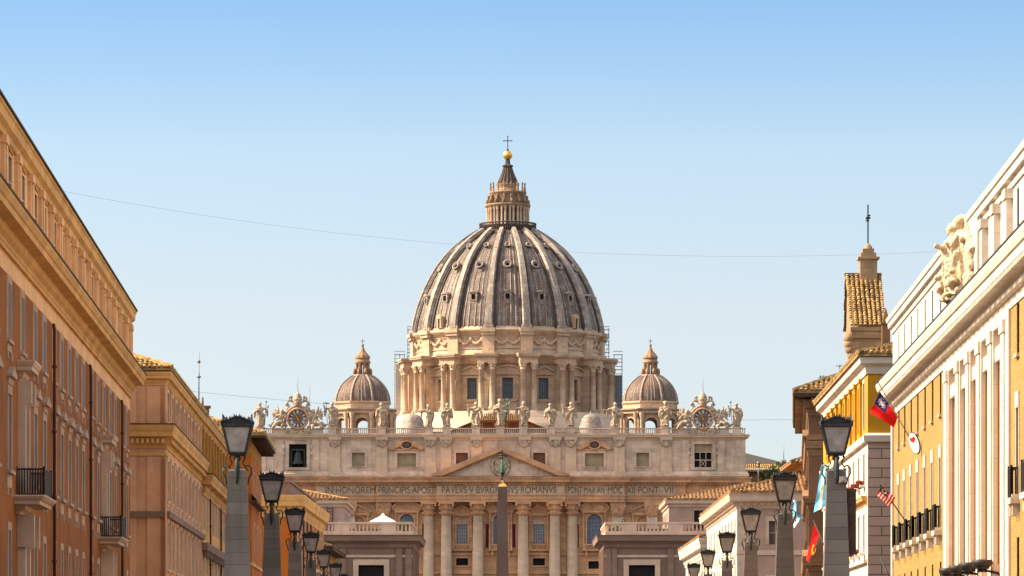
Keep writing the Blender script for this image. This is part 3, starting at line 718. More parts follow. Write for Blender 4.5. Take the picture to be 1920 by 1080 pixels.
def prof_at(z):
    for (r0, z0), (r1, z1) in zip(PR[:-1], PR[1:]):
        if z0 <= z <= z1: t = (z-z0)/(z1-z0); return r0+(r1-r0)*t, math.atan2(r0-r1, z1-z0)
def fine(pr, n):
    out = []
    for (r0, z0), (r1, z1) in zip(pr[:-1], pr[1:]): out += [(r0+(r1-r0)*i/n, z0+(z1-z0)*i/n) for i in range(n)]
    return out + [pr[-1]]
SH = MB().lathe(fine(PR, 2), 160).build('dome_shell', M['lead'], B, (DX, DY, 0))
def rib_mesh(pr, w0, w1, h, mat, name='rib', prof3=True):
    vs = []; fs = []; n = len(pr)
    for i, (r, z) in enumerate(pr):
        t = i/(n-1); w = w0 + (w1-w0)*t
        a = pr[max(i-1, 0)]; b = pr[min(i+1, n-1)]; d = Vector((b[0]-a[0], b[1]-a[1])).normalized(); nr, nz = d.y, -d.x
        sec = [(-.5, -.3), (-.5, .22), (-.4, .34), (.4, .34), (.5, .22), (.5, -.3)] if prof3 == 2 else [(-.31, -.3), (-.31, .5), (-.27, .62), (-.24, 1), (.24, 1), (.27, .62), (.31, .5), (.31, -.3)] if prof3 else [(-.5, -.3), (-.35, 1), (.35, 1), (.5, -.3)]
        for s_, q in sec: vs.append((s_*w, -(r + nr*q*h), z + nz*q*h))
    k = 6 if prof3 == 2 else 8 if prof3 else 4
    for i in range(n-1):
        for q in range(k-1): fs.append((i*k+q, i*k+q+1, (i+1)*k+q+1, (i+1)*k+q))
    fs.append(tuple(range(k))[::-1]); fs.append(tuple(range((n-1)*k, n*k)))
    return MB().add(vs, fs).mesh(name, M[mat])
RBM = rib_mesh(fine(PR, 2), 3.7, 1.9, 1.35, 'rib'); RGM = rib_mesh(fine(PR, 2), 3.7, 1.9, 1.35, 'ribdark', 'rib_shade_moulding', 2)  # low dark step under each rib paints its shaded flank
seam = MB()
for k in range(16):
    for da in (-5.2, -2.1, 2.1, 5.2):
        a = k*PI/8 + R(da) - PI/2
        seam.tube([((r+.04)*math.cos(a), (r+.04)*math.sin(a), z) for r, z in PR], [.17 - .10*i/12 for i in range(13)], 4, False)
seam.build('standing_seams', M['rib'], SH)
def dormer_mesh(z, kind):
    r, sl = prof_at(z); m = MB(); d = MB()
    if kind == 0:
        y1 = -(r-1.4)
        m.box(-1.0, -.55, -r-.75, y1, z-.9, z+.9); m.box(.55, 1.0, -r-.75, y1, z-.9, z+.9); m.box(-1.0, 1.0, -r-.76, y1, z+.55, z+1.0); m.box(-1.1, 1.1, -r-.85, y1, z-1.2, z-.85)
        m.slab([(-1.35, z+1.0), (1.35, z+1.0), (.7, z+1.5), (0, z+1.65), (-.7, z+1.5)], -r-1.0, y1)
        m.slab([(-.9, z-1.2), (.9, z-1.2), (.5, z-2.0), (-.5, z-2.0)], -r-.75, y1)
        d.box(-.56, .56, -r-.3, y1, z-.86, z+.56)
    else:
        R0 = .98 if kind == 1 else .64
        rot = Matrix.Rotation(-sl*.75, 3, 'X')
        n = 18
        for i in range(n):
            a = 2*PI*i/n; p = rot @ Vector((R0*math.cos(a), -.75, R0*math.sin(a)))
            m.ell((p.x, -r + p.y, z + p.z), (.3*R0, .42, .3*R0), 6, 5)
        for i in range(10):
            a = PI*i/9; p = rot @ Vector((R0*.8*math.cos(a), -.3, R0*.8*math.sin(a))); m.ell((p.x, -r+p.y, z+p.z), (.4, .8, .4), 6, 4)
        if kind == 1: m.slab([(-.9, z-1.0), (.9, z-1.0), (.5, z-1.9), (-.5, z-1.9)], -r-1.2, -r+1)
        p = rot @ Vector((0, -.35, 0)); d.ell((p.x, -r+p.y, z+p.z), (R0*.8, .22, R0*.8), 12, 6, rot)
    return m.mesh('dormer', M['rib']), d.mesh('dormer_opening', M['dark'])
DM = [dormer_mesh(z, k) for z, k in ((97.9, 0), (106.3, 1), (111.8, 2))]
dr = MB(); dr.box(-.75, -.35, -25.6, -24, 89.8, 92.3); dr.box(.35, .75, -25.6, -24, 89.8, 92.3); dr.box(-.85, .85, -25.7, -24, 92.3, 92.9); dr.slab([(-.9, 92.9), (.9, 92.9), (0, 93.5)], -25.7, -23.6)
dd = MB(); dd.box(-.36, .36, -25.3, -24, 89.8, 92.3)
for k in range(16):
    a = k*PI/8
    inst('rib', RBM, SH, None, a + PI/16); inst('rib_shade_moulding', RGM, SH, None, a + PI/16)
    for a_, b_ in DM: inst('dormer', a_, SH, None, a); inst('dormer_opening', b_, SH, None, a)
DRM = dr.mesh('shell_door', M['drum']); DDM = dd.mesh('shell_door_opening', M['dark'])
for k in (-2, 2): inst('shell_door', DRM, SH, None, k*PI/8); inst('shell_door_opening', DDM, SH, None, k*PI/8)
# lantern
LP = (DX, DY, 0)
MB().lathe([(7.0, 115.6), (7.6, 115.8), (7.7, 116.5), (7.4, 116.6)], 64).build('lantern_base', M['lantstone'], B, LP)
m = MB(); m.lathe([(7.55, 116.6), (7.6, 116.9), (7.4, 116.95)], 64); m.lathe([(7.45, 118.75), (7.65, 118.8), (7.65, 119.1), (7.45, 119.1)], 64)
for i in range(96):
    a = 2*PI*i/96; m.lathe([(.10, 116.9), (.17, 117.5), (.08, 118.2), (.12, 118.8)], 5, (7.52*math.cos(a), 7.52*math.sin(a)))
m.lathe([(7.35, 116.7), (7.35, 118.4)], 64)
m.build('lantern_railing', M['darkrail'], B, LP)
m = MB(); m.lathe([(4.1, 116.3), (4.1, 124)], 48); LAN = m.build('lantern', M['lantstone'], B, LP)
m = MB(); m.lathe([(5.9, 123.5), (6.1, 123.7), (6.1, 124.1), (5.0, 124.3), (4.75, 124.4), (4.6, 126.8), (5.0, 127.1), (5.0, 127.5), (3.0, 127.6), (2.95, 129.2), (3.1, 129.4), (2.85, 129.7)], 64)
m.build('lantern_entablature', M['lantstone'], LAN)
lc = MB(); lc.lathe([(.42, 117.5), (.42, 118.2), (.32, 118.4), (.28, 122.4), (.46, 123.2)], 8); lc.box(-.42, .42, -.42, .42, 123.2, 123.5)
LCM = lc.mesh('lantern_column', M['drum'])
lw = MB(); lw.box(-.55, .55, -4.3, -4.0, 118, 122.2); LWM = lw.mesh('lantern_window', M['glass'])
fn = MB(); fn.box(-.75, .75, -6.0, -4.2, 123.5, 124.2); fn.slab([(-.3, 124.2), (.3, 124.2), (.3, 126.3), (-.3, 126.3)], -5.5, -4.4); fn.ell((0, -5.5, 124.8), (.36, .55, .6), 8, 6); fn.ell((0, -4.9, 126.2), (.36, .4, .5), 8, 6)
fn.lathe([(.34, 127.5), (.34, 127.9), (.18, 128.0), (.3, 128.5), (.13, 129.0), (.22, 129.4), (.26, 129.8), (.1, 129.9)], 8, (0, -4.65))
FNM = fn.mesh('candelabrum', M['lantstone'])
for k in range(16):
    a = k*PI/8
    for q in (-1, 1): inst('lantern_column', LCM, LAN, (5.5*math.sin(a+PI/16+q*.085), -5.5*math.cos(a+PI/16+q*.085), 0))
    inst('lantern_window', LWM, LAN, None, a); inst('candelabrum', FNM, LAN, None, a + PI/16)
MB().lathe([(2.85, 129.6), (2.5, 130.3), (1.95, 131.6), (1.5, 132.8), (1.15, 134.0), (1.1, 134.2), (1.35, 134.35), (1.3, 134.7), (.75, 134.85), (.6, 135.2), (.55, 136.2)], 96, mod=lambda a: 1 + .09*math.cos(16*a)).build('lantern_spire', M['darkrail'], LAN)
MB().ell((0, 0, 137.35), (1.24, 1.24, 1.24), 24, 16).build('gilded_ball', M['gold'], LAN)
def cross(h, w, t, z, mat, parent, loc=None, name='cross'):
    m = MB(); m.box(-t, t, -t, t, z, z+h); zz = z + h*.66
    m.box(-w, -t, -t*.9, t*.9, zz-t, zz+t); m.box(t, w, -t*.9, t*.9, zz-t, zz+t)
    for p in ((-w, zz), (w, zz), (0, z+h)): m.ell((p[0], 0, p[1]), (t*1.8, t*1.5, t*1.8), 6, 4)
    return m.build(name, mat, parent, loc)
MB().lathe([(.2, 138.5), (.35, 138.7), (.2, 139)], 8).build('ball_finial', M['iron'], LAN)
cross(3.5, 1.1, .1, 138.9, M['iron'], LAN)
# ------------------------------------------------------------------ two lesser domes and cupolas
PR2 = [(6.95, 67.3), (6.9, 68.2), (6.7, 69.2), (6.3, 70.3), (5.75, 71.3), (5.0, 72.2), (4.1, 73.0), (3.1, 73.7), (2.1, 74.2)]
def small_dome(wx):
    loc = (wx - BX, 70.0, 0)
    m = MB(); oct_ = [(8.35*math.sin(R(22.5+45*i)), -8.35*math.cos(R(22.5+45*i))) for i in range(8)]
    pth = [(x*.93, y*.93) for x, y in oct_]
    w = 2*7.17*math.tan(R(22.5))
    for i in range(8):
        m.M = Matrix.Rotation(R(45*i), 4, 'Z') @ Matrix.Translation((0, -7.17, 0))
        m.wall(-w/2, w/2, 50, 64.6, [(-1.5, 1.5, 57.5, 63.2)], 1.0)
        m.add(arch_parts(3.0, 5.7, .3, .15).v, [], False) if False else None
        f = arch_parts(3.0, 5.7, .3, .15); f.v = [(x, y, z+57.5) for x, y, z in f.v]; m.add(f.v, f.f)
        m.wall(-w/2, w/2, 50, 64.6, [(-1.5, 1.5, 57.5, 63.2)], 0.0, 1.0)
    m.M = None
    d = m.build('lesser_drum', M['drum'], B, loc)
    c = MB()
    for i in range(8):
        for q in (-1, 1):
            a = R(45*i + 22.5 + q*5.5); c.lathe([(.6, 57), (.6, 57.5), (.45, 57.8), (.4, 63), (.65, 63.9), (.65, 64.5)], 10, (8.25*math.sin(a), -8.25*math.cos(a)))
    c.build('lesser_drum_columns', M['drum'], d)
    e = MB(); P8 = [(8.3*math.sin(R(-22.5+45*i)), -8.3*math.cos(R(-22.5+45*i))) for i in range(8)]
    e.sweep(P8, [(-1.5, 64.3), (.3, 64.3), (.3, 64.9), (.8, 65.2), (.85, 65.5), (-1.0, 65.6), (-1.0, 66.9), (-.6, 67.0), (-.6, 67.4), (-1.8, 67.45)], True)
    e.build('lesser_cornice', M['drum'], d)
    sh = MB().lathe(fine(PR2, 2), 64).build('lesser_dome_shell', M['lead2'], B, loc)
    rm = rib_mesh(PR2, .7, .35, .28, 'rib', 'rib', False)
    for i in range(8): inst('rib', rm, sh, None, R(45*i+22.5))
    s2 = MB()
    for i in range(8):
        for da in (-7, 0, 7): a = R(45*i+da) - PI/2; s2.tube([((r+.02)*math.cos(a), (r+.02)*math.sin(a), z) for r, z in PR2], .07, 4, False)
    s2.build('standing_seams', M['rib'], sh)
    l = MB(); l.lathe([(2.7, 73.7), (2.6, 74.2), (2.2, 74.4), (1.0, 74.5)], 24)
    for i in range(8):
        a = R(45*i+22.5); x, y = 1.45*math.sin(a), -1.45*math.cos(a); l.lathe([(.44, 74.3), (.42, 77.2), (.5, 77.4)], 8, (x, y)); l.ell((x*1.5, y*1.5, 75.0), (.42, .42, .95), 6, 5)
    l.lathe([(1.3, 76.9), (1.8, 77.1), (2.1, 77.5), (1.75, 77.7), (1.7, 78.4), (1.9, 78.5)], 24)
    l.lathe([(1.8, 78.5), (1.7, 78.9), (1.25, 79.5), (.75, 80.1), (.4, 80.8), (.22, 81.5)], 32, mod=lambda a: 1+.08*math.cos(8*a))
    l.ell((0, 0, 81.75), (.36, .36, .36), 10, 8)
    l = l.build('lesser_lantern', M['lantstone'], B, loc)
    cross(1.25, .42, .055, 81.95, M['iron'], l)
small_dome(X(680, 1050)); small_dome(X(1219.5, 1050))
for px in (775, 1108):
    loc = (X(px, 1000) - BX, 20, 0)
    m = MB(); m.lathe([(2.75, 55), (2.75, 58.6), (2.5, 58.75), (2.45, 59.5), (2.15, 60.4), (1.5, 61.1), (.7, 61.45), (.25, 61.55), (.2, 61.9), (.05, 62.3)], 32, mod=lambda a: 1+.012*math.cos(16*a))
    m.build('cupola', M['leadpale'], B, loc)
# ================================================================== LEFT SIDE OF THE STREET
def pipe(b, u, z0, z1, r=.08):
    m = MB(); m.tube([(u, -.17, z0), (u, -.17, z1-.3), (u, -.12, z1)], r, 8)
    for z in [z0 + 3.2*i for i in range(int((z1-z0)/3.2)+1)]: m.lathe([(r, z), (r*1.5, z+.02), (r*1.5, z+.14), (r, z+.16)], 8, (u, -.17))
    return m.build('drainpipe', M['pipe'], b.e)
def railing(w, out, h, z, n=None, solid=False):
    m = MB()
    pts = [(-w/2, 0), (-w/2, -out), (w/2, -out), (w/2, 0)]
    for zz in (z+.08, z+h): m.tube([(x, y, zz) for x, y in pts], .045, 5, False)
    for (a, b), (c, d) in zip(pts[:-1], pts[1:]):
        L = math.hypot(c-a, d-b); k = max(2, int(L/.115))
        for i in range(k+1):
            x, y = a+(c-a)*i/k, b+(d-b)*i/k; r = .05 if i in (0, k) else .03
            m.box(x-r, x+r, y-r, y+r, z, z+h + (.12 if i in (0, k) else 0))
    return m
# ---- near burnt-orange palazzo
P = Bld('orange_palazzo', 'long burnt orange palazzo with peach frieze and two balconies filling the left edge', 'l', 670-118500/150., 150, 670, 128, 16)
YS = [152.7, 159.9, 167.1, 174.2, 181.4, 188.6, 196, 201.7, 208.4, 213.6, 219.2, 224.8, 230.2, 237.6, 243.6, 249.2, 255.6, 260.8, 268.6, 274]
for Y in YS:
    u = P.u(Y); big = abs(Y-188.6) < 2 or abs(Y-249.2) < 2
    P.win(u, 15.75, 1.75, 2.45, fw=.26, fp=.045, sill=.14, base=.5, dep=.045, mull=0, trans=0, fmat='wornframe')
    P.win(u, 10.1 if not big else 9.2, 1.75, 3.3 if not big else 4.4, fw=.32, fp=.05, crown='bulge' if not big else None, sill=.2 if not big else 0, base=.75 if not big else 0, dep=.09, mull=0, trans=0, fmat='wornframe')
    P.win(u, 4.6, 1.5, 2.9, fw=.28, fp=.045, sill=.12, dep=.09, mull=0, trans=0, fmat='wornframe')
    if Y > 170: P.win(u, 21.5, 1.6, 2.2, fw=.2, fp=.06, fmat='peach', dep=.1, mull=0)
P.walls([(0, 18.55, 'orange', 'wall'), (18.55, 20.4, 'peach', 'frieze'), (20.4, 24.3, 'peach', 'attic_wall')], 24.4)
SUR = MB().box(-1.25, 1.25, -.02, .02, 15.6, 18.6).mesh('window_surround', M['peach'])
for Y in YS: inst('window_surround', SUR, P.e, (P.u(Y), 0, 0))
P.cornice(corn(19.6, 20.9, 1.06), 'corn')
P.cornice(band(19.35, 19.55, .14), 'corn', 'frieze_moulding')
m = MB(); m.sweep(P.path, [(-.05, 20.9), (1.1, 20.9), (1.1, 21.0), (-.05, 21.03)]); m.build('cornice_flashing', M['timber'], P.e)
P.cornice([(-.05, 24.15), (.12, 24.15), (.16, 24.4), (.34, 24.55), (.36, 24.95), (.43, 25.02), (.43, 25.12), (-.05, 25.14)], 'corn', 'eave')
m = MB(); m.sweep(P.path, [(-.2, 25.15), (.5, 25.15), (.5, 25.25), (-.2, 25.4)]); m.box(P.ua-.1, P.ub+.1, .2, P.W, 25.15, 25.38); m.build('roof', M['timber'], P.e)
pm = MB(); pm.box(-.7, .7, -.18, .02, 21.0, 23.8); pm.box(-.8, .8, -.27, .02, 23.8, 24.15); pm.box(-.3, .3, -.24, .02, 21.0, 23.75)
PMm = pm.mesh('attic_pilaster', M['peach'])
mid = [(a+b)/2 for a, b in zip(YS[:-1], YS[1:])] + [277]
for Y in mid:
    if Y > 170: inst('attic_pilaster', PMm, P.e, (P.u(Y), 0, 0))
hd = MB(); hd.box(-.95, .95, -.12, .02, 23.85, 24.1); HDM = hd.mesh('attic_lintel', M['ochre'])
for Y in YS:
    if Y > 170: inst('attic_lintel', HDM, P.e, (P.u(Y), 0, 0))
for Y in (206.4, 234.6, 266): pipe(P, P.u(Y), .3, 18.5)
for Y in (187.6, 248.2):
    u = P.u(Y); m = MB(); m.sweep([(u-2.3, .1), (u-2.3, 0), (u+2.3, 0), (u+2.3, .1)], corn(8.35, 9.15, 1.35))
    for q in (-1.5, 1.5): m.slab([(u+q-.25, 8.35), (u+q+.25, 8.35), (u+q+.2, 6.9), (u+q-.2, 6.9)], -.75, .02)
    for q in (-1, 1): m.box(u+q*1.25-.3, u+q*1.25+.3, -.35, .02, .2, 8.3)
    b = m.build('balcony', M['palefr'], P.e)
    railing(4.3, 1.2, 1.2, 9.15).build('railing', M['iron'], b, (u, 0, 0))
    m = MB(); m.sweep([(u-1.3, .1), (u-1.3, 0), (u+1.3, 0), (u+1.3, .1)], corn(14.3, 15.2, .8)); 
    for q in (-1, 1): m.box(u+q*1.15-.22, u+q*1.15+.22, -.34, .02, 9.2, 14.3); m.slab([(u+q*1.15-.2, 13.3), (u+q*1.15+.2, 13.3), (u+q*1.15+.22, 14.3), (u+q*1.15-.22, 14.3)], -.6, .02)
    m.build('window_canopy', M['palefr'], P.e)
# ---- peach palazzo with classical cornices, and its ochre continuation
P = Bld('peach_palazzo', 'peach palazzo with two deep cornices and plain end wall beside the burnt orange palazzo', 'l', 310.5, 285, 743, 52.5, 20)
for i in range(9):
    u = 2.6 + 5.6*i
    P.win(u, 18.4, 1.75, 1.9, fw=.22, fp=.06, fmat='palefr', dep=.1, mull=0); P.win(u, 12.9, 1.75, 2.7, fw=.3, fp=.08, sill=.12, base=.35, dep=.1, mull=0); P.win(u, 8.2, 1.75, 3.2, fw=.3, fp=.09, crown='flat', sill=.15, dep=.1, mull=0); P.win(u, 3.2, 1.2, 3.0, fw=.28, fp=.08)
P.walls([(0, 17.4, 'peach2', 'wall'), (17.4, 21.6, 'peach2', 'upper_wall')], 21.65)
P.cornice(corn(16.4, 18.0, .62), 'corn', 'lower_cornice', (.05, .42, 16.75, 17.05, .34, .2))
P.cornice(corn(20.7, 21.6, .42), 'corn', 'upper_cornice')
P.cornice(band(15.9, 16.1, .08), 'corn', 'moulding')
m = MB(); m.sweep(P.path, [(-.05, 18.0), (.66, 18.0), (.66, 18.08), (-.05, 18.1)]); m.build('cornice_flashing', M['timber'], P.e)
m = MB(); m.sweep(P.path, [(-.05, 11.7), (.3, 11.7), (.35, 12.1), (-.05, 12.15)]); m.build('string_course', M['taupe'], P.e)
m = MB()
for u in (0.35, 2.0, 4.6, 7.3):
    m.box(P.ua-.14, P.ua+.02, u, u+.9, 18.1, 20.6); m.box(P.ua-.14, P.ua+.02, u, u+.9, 3, 15.8)
for i in range(10): u = 5.6*i - .2; m.box(u-.3, u+.35, -.12, .02, 18.1, 20.6); m.box(u-.3, u+.35, -.1, .02, 3, 15.8)
split(m, 2, 'pilaster_strip', M['peach2'], P.e)
m = MB(); hip_tiles(m, P.ua, P.ub, 0, P.W, 21.85, .45, R(19), 'fe'); m.build('roof', M['tilegold'], P.e)
P = Bld('ochre_palazzo', 'yellow ochre palazzo with slim closely spaced windows directly behind the nearest lamp pillar', 'l', 379.5, 338, 743, 45, 20)
for i in range(8):
    u = 2.7 + 5.6*i
    P.win(u, 18.3, 1.75, 2.2, fw=.22, fp=.06, fmat='ochre', dep=.1, mull=0); P.win(u, 12.7, 1.75, 2.7, fw=.3, fp=.08, fmat='palefr', dep=.1, mull=0); P.win(u, 7.6, 1.75, 3.0, fw=.3, fp=.08, fmat='palefr', dep=.1, mull=0); P.win(u, 3, 1.2, 2.6, fw=.25, fp=.08)
P.walls([(0, 16.2, 'corn', 'wall'), (16.2, 21.6, 'ochre', 'upper_wall')], 21.65)
P.cornice(corn(15.4, 17.0, .9), 'corn', 'lower_cornice'); P.cornice(corn(20.7, 21.6, .42), 'corn', 'upper_cornice')
m = MB(); m.sweep(P.path, [(-.05, 17.0), (.95, 17.0), (.95, 17.09), (-.05, 17.12)]); m.build('cornice_flashing', M['timber'], P.e)
m = MB()
for i in range(9): u = 5.6*i; m.box(u-.5, u+.5, -.2, .02, 17.1, 20.7)
split(m, 1, 'pilaster_strip', M['ochre'], P.e)
m = MB(); m.sweep(P.path, [(-.05, 10.9), (.45, 10.9), (.5, 11.5), (-.05, 11.55)]); m.blocks([(0, 0), (45, 0)], .05, .4, 10.4, 10.9, 2.8, .6); m.build('string_course', M['taupe'], P.e)
for Y in (349, 370): pipe(P, P.u(Y), .3, 15.5)
m = MB(); hip_tiles(m, 1, P.ub, 0, P.W, 21.75, .4, R(15), 'f'); m.build('roof', M['tilegold'], P.e)
# ---- tall deep-orange house with a wide tiled eave
P = Bld('deep_orange_house', 'tall deep orange house with wide dark eaves and golden tiled hip roof', 'l', 472, 391, 743, 29, 22)
for i, u in enumerate((6, 15.5, 24)):
    for z in (17.3, 12.4, 7.4, 3): P.win(u, z, 1.2, 2.4, fw=.2, fp=.06, dep=.1, mull=0)
for d in (3, 8):
    for z in (17.3, 12.4): P.ewin(d, z, 1.1, 2.2, fw=.16, fp=.05)
P.walls([(0, 21.4, 'orange2', 'wall'), (21.4, 23.0, 'ochre', 'eave_frieze')], 23.1)
P.cornice(band(10.9, 11.2, .12), 'corn', 'string_course')
m = MB(); hip_tiles(m, P.ua, P.ub, 0, P.W, 23.2, 1.3, R(17), 'fe', .40, .4, .14); m.build('roof', M['tilegold'], P.e)
m = MB(); m.box(P.ua-1.3, P.ub+1.3, -1.35, P.W, 22.85, 23.05); m.blocks(P.path, .0, 1.2, 22.5, 22.85, .8, .18); m.build('eave', M['timber'], P.e)
m = MB(); m.add([(P.ua-4,-.6,16.9),(P.ub-8,-.6,16.9),(P.ub-8,.1,17.7),(P.ua-4,.1,17.7)], [(0,1,2,3)]); m.box(P.ua-4, P.ub-8, -.6, .1, 16.7, 16.88); m.build('lower_tiled_canopy', M['timber'], P.e)
m = MB(); m.box(4, 5.2, 4.2, 5.6, 23, 25.9); m.box(3.85, 5.35, 4.05, 5.75, 25.9, 26.1); m.tube([(4.1, 4.8, 26.1), (4.6, 4.8, 26.9), (5.1, 4.8, 26.1)], .09, 4); m.build('chimney', M['brownw'], P.e)
# ---- orange house with moulded cornice
P = Bld('orange_corner_house', 'orange house with heavy moulded cornice and plain parapet behind the second lamp pillar', 'l', 558, 480, 977, 62, 18)
for i in range(7):
    u = 4.4 + 8.6*i
    for z in (14.6, 9.4, 4): P.win(u, z, 1.5, 3.0, fw=.22, fp=.07, fmat='corn', dep=.1, mull=0)
for d in (3, 8.5):
    for z in (14.6, 9.4): P.ewin(d, z, 1.4, 2.6, fw=.2, fp=.07, fmat='corn')
P.walls([(0, 20.0, 'orange2', 'wall')], 20.1)
P.cornice(corn(18.6, 21.1, .85), 'corn'); 
m = MB(); m.box(P.ua+1, P.ub-1, 1, P.W, 20.05, 22.6); m.box(P.ua+.8, P.ub-.8, .8, P.W, 22.6, 22.85); m.build('parapet', M['taupe'], P.e)
m = MB()
for i in range(8): u = 8.6*i; m.box(max(P.ua, u-.35), u+.35, -.1, .02, 3, 18.6)
split(m, 1, 'pilaster_strip', M['palefr'], P.e); MB().box(P.ua, P.ub, -.06, .02, 13.2, 13.6).build('string_course', M['palefr'], P.e)
for u in (8.7, 17.2, 25.8): pipe(P, u+.6, .3, 18.6, .14)
# ---- low house whose dark tiled eave shows between the lamps
P = Bld('low_eave_house', 'low ochre house with dark overhanging tiled eave between the left lamp pillars', 'l', 606, 548, 960, 40, 12)
for u in (6, 14, 22): P.win(u, 12, 1.3, 2.4, fw=.2)
P.walls([(0, 16.5, 'ochre', 'wall')], 16.6)
m = MB(); hip_tiles(m, P.ua, P.ub, 0, P.W, 17.0, 1.3, R(20), 'fe', .45, .6, .13); m.box(P.ua-1.3, P.ub+1.3, -1.35, P.W, 16.6, 16.83); m.build('roof', M['timber'], P.e)
# ---- hip-roofed attic house behind each pavilion, and the two pavilions
def attic_house(side, px, label):
    P = Bld('hip_roofed_house', label, side, px, 662, 957, 26, 34)
    for i in range(5): P.win((P.ua if side == 'l' else P.ub) + (1 if side == 'l' else -1)*(3 + 5*i), 23.2, 1.5, 2.6, fw=.25, fmat='whitep', trans=0)
    P.ewin(5 if side == 'r' else 4.4, 23.0, 2.0, 3.0, fw=.3, fmat='pink', trans=0, pmat='dark' if side == 'r' else 'shut')
    P.walls([(0, 26.8, 'pink', 'wall')], 26.9)
    P.cornice([(-.05, 26.5), (.2, 26.6), (.25, 27.0), (.6, 27.1), (.65, 27.55), (-.05, 27.6)], 'palefr')
    m = MB(); hip_tiles(m, P.ua, P.ub, 0, P.W, 27.75, .5, R(12.5), 'fer', .62, .7, .2); m.build('roof', M['tile'], P.e)
    return P
PL = attic_house('l', 645, 'pink house with terracotta hip roof rising behind the left terrace balustrade')
m = MB()
for q in (-.45, .45): m.tube([(PL.ua-.35, 2.2+q, 23), (PL.ua-.35, 2.2+q, 26.6)], .06, 4)
for i in range(7): m.tube([(PL.ua-.35, 1.75, 23.3+.5*i), (PL.ua-.35, 2.65, 23.3+.5*i)], .05, 4)
tag(m.build('wall_ladder', M['iron'], None), 'dark metal ladder fixed to the pink house wall above the left terrace', 'ladder')
wl = bpy.data.objects['wall_ladder']; wl.location = PL.e.location; wl.rotation_euler = PL.e.rotation_euler
PR_ = attic_house('r', 1254, 'pink house with terracotta hip roof rising behind the right terrace balustrade')
def pavilion(side, px, label, ends):
    P = Bld('terrace_pavilion', label, side, px, 600, 957, 30, 40)
    e = P.ua if side == 'l' else P.ub; sg = 1 if side == 'l' else -1
    def dd_(p): return (p - px)*600/F * (-1 if side == 'l' else 1)    # metres back from the corner along the end wall
    a, b = sorted((dd_(ends[0]), dd_(ends[1])))
    P.he.append((a, b, -.1, 15.9)); 
    for i in range(3): P.win(e + sg*(5+9*i), 8, 2.6, 6.5, fw=.5, fmat='taupe', pmat='dark')
    P.walls([(0, 19.3, 'taupe', 'wall')], 19.4)
    P.cornice([(-.05, 18.3), (.3, 18.4), (.35, 18.9), (.7, 19.2), (1.2, 19.35), (1.3, 20.0), (1.45, 20.2), (-.05, 20.25)], 'taupe')
    P.cornice(band(17.0, 17.35, .15), 'palefr', 'string_course')
    m = MB()
    for d in (.0, a-2.6, b+1.8, 38): 
        for x0, x1 in ((e-.35, e+.02) if side == 'l' else (e-.02, e+.35),): m.box(x0, x1, d, d+.9, 0, 18.3)
    for i in range(8): u = e + sg*3.9*i; m.box(min(u, u+sg*1.1), max(u, u+sg*1.1), -.4, .02, 0, 18.3)
    split(m, 1, 'pilaster_strip', M['taupe'], P.e)
    m = MB()
    x0, x1 = (e-.25, e+.02) if side == 'l' else (e-.02, e+.25)
    m.box(x0, x1, a-.75, a, 0, 15.9); m.box(x0, x1, b, b+.75, 0, 15.9); m.box(x0-.005, x1+.005, a-.75, b+.75, 15.9, 16.7)
    m.build('doorway_frame', M['palefr'], P.e)
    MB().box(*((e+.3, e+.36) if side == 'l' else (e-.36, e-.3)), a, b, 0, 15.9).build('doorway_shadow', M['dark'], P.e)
    m = MB(); pth = [(x*1.0, y) for x, y in P.path]
    m.sweep(pth, [(-.5, 20.25), (.1, 20.25), (.1, 20.75), (-.5, 20.75)]); m.sweep(pth, [(-.5, 21.75), (.12, 21.75), (.15, 22.05), (-.5, 22.08)])
    m.blocks(pth, -.35, -.05, 20.75, 21.75, .55, .24); m.blocks(pth, -.5, .08, 20.74, 21.76, 6.4, 2.2)
    m.build('balustrade', M['palefr'], P.e)
    MB().box(P.ua+.2, P.ub-.2, .2, P.W, 19.95, 20.22).build('terrace_floor', M['taupe'], P.e)
    return P
PAVL = pavilion('l', 772, 'taupe stone pavilion with white door frame and balustraded terrace left of the obelisk', (720, 672))
PAVR = pavilion('r', 1136, 'taupe stone pavilion with white door frame and balustraded terrace right of the obelisk', (1179, 1228))
# ================================================================== RIGHT SIDE OF THE STREET
P = Bld('white_travertine_palazzo', 'sunlit white travertine and yellow brick palazzo with giant pilasters at the right edge', 'r', 1674, 260, 1166, 110, 18, near=True)
ys = [254.3, 249, 243.4, 238, 232.3, 226.7, 221]; ys2 = [177.8, 171.8, 165.8, 159.8, 153.8]
for Y in ys + ys2:
    u = P.u(Y)
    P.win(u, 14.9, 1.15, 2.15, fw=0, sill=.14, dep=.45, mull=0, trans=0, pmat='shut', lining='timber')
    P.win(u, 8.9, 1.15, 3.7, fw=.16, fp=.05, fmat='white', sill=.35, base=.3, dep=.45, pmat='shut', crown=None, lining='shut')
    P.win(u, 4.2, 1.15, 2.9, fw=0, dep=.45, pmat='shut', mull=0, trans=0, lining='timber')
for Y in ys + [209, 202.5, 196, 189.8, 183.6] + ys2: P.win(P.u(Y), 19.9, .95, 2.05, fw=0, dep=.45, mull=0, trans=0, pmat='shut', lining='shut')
PY = [215.4, 208.2, 202.0, 195.9, 189.6, 183.3]
P.hs.append((P.u(217.5), P.u(181.1), -.1, 17.05))
P.walls([(0, 17.1, 'ybrick', 'wall'), (17.1, 19.2, 'white', 'frieze'), (19.2, 23, 'white', 'attic_wall')], 23.0)
ul, ur = P.u(217.6), P.u(181.0)
OP = [(P.u(a)+1.15, P.u(b)-1.15, -.1, 16.7) for a, b in zip(PY[:-1], PY[1:])]
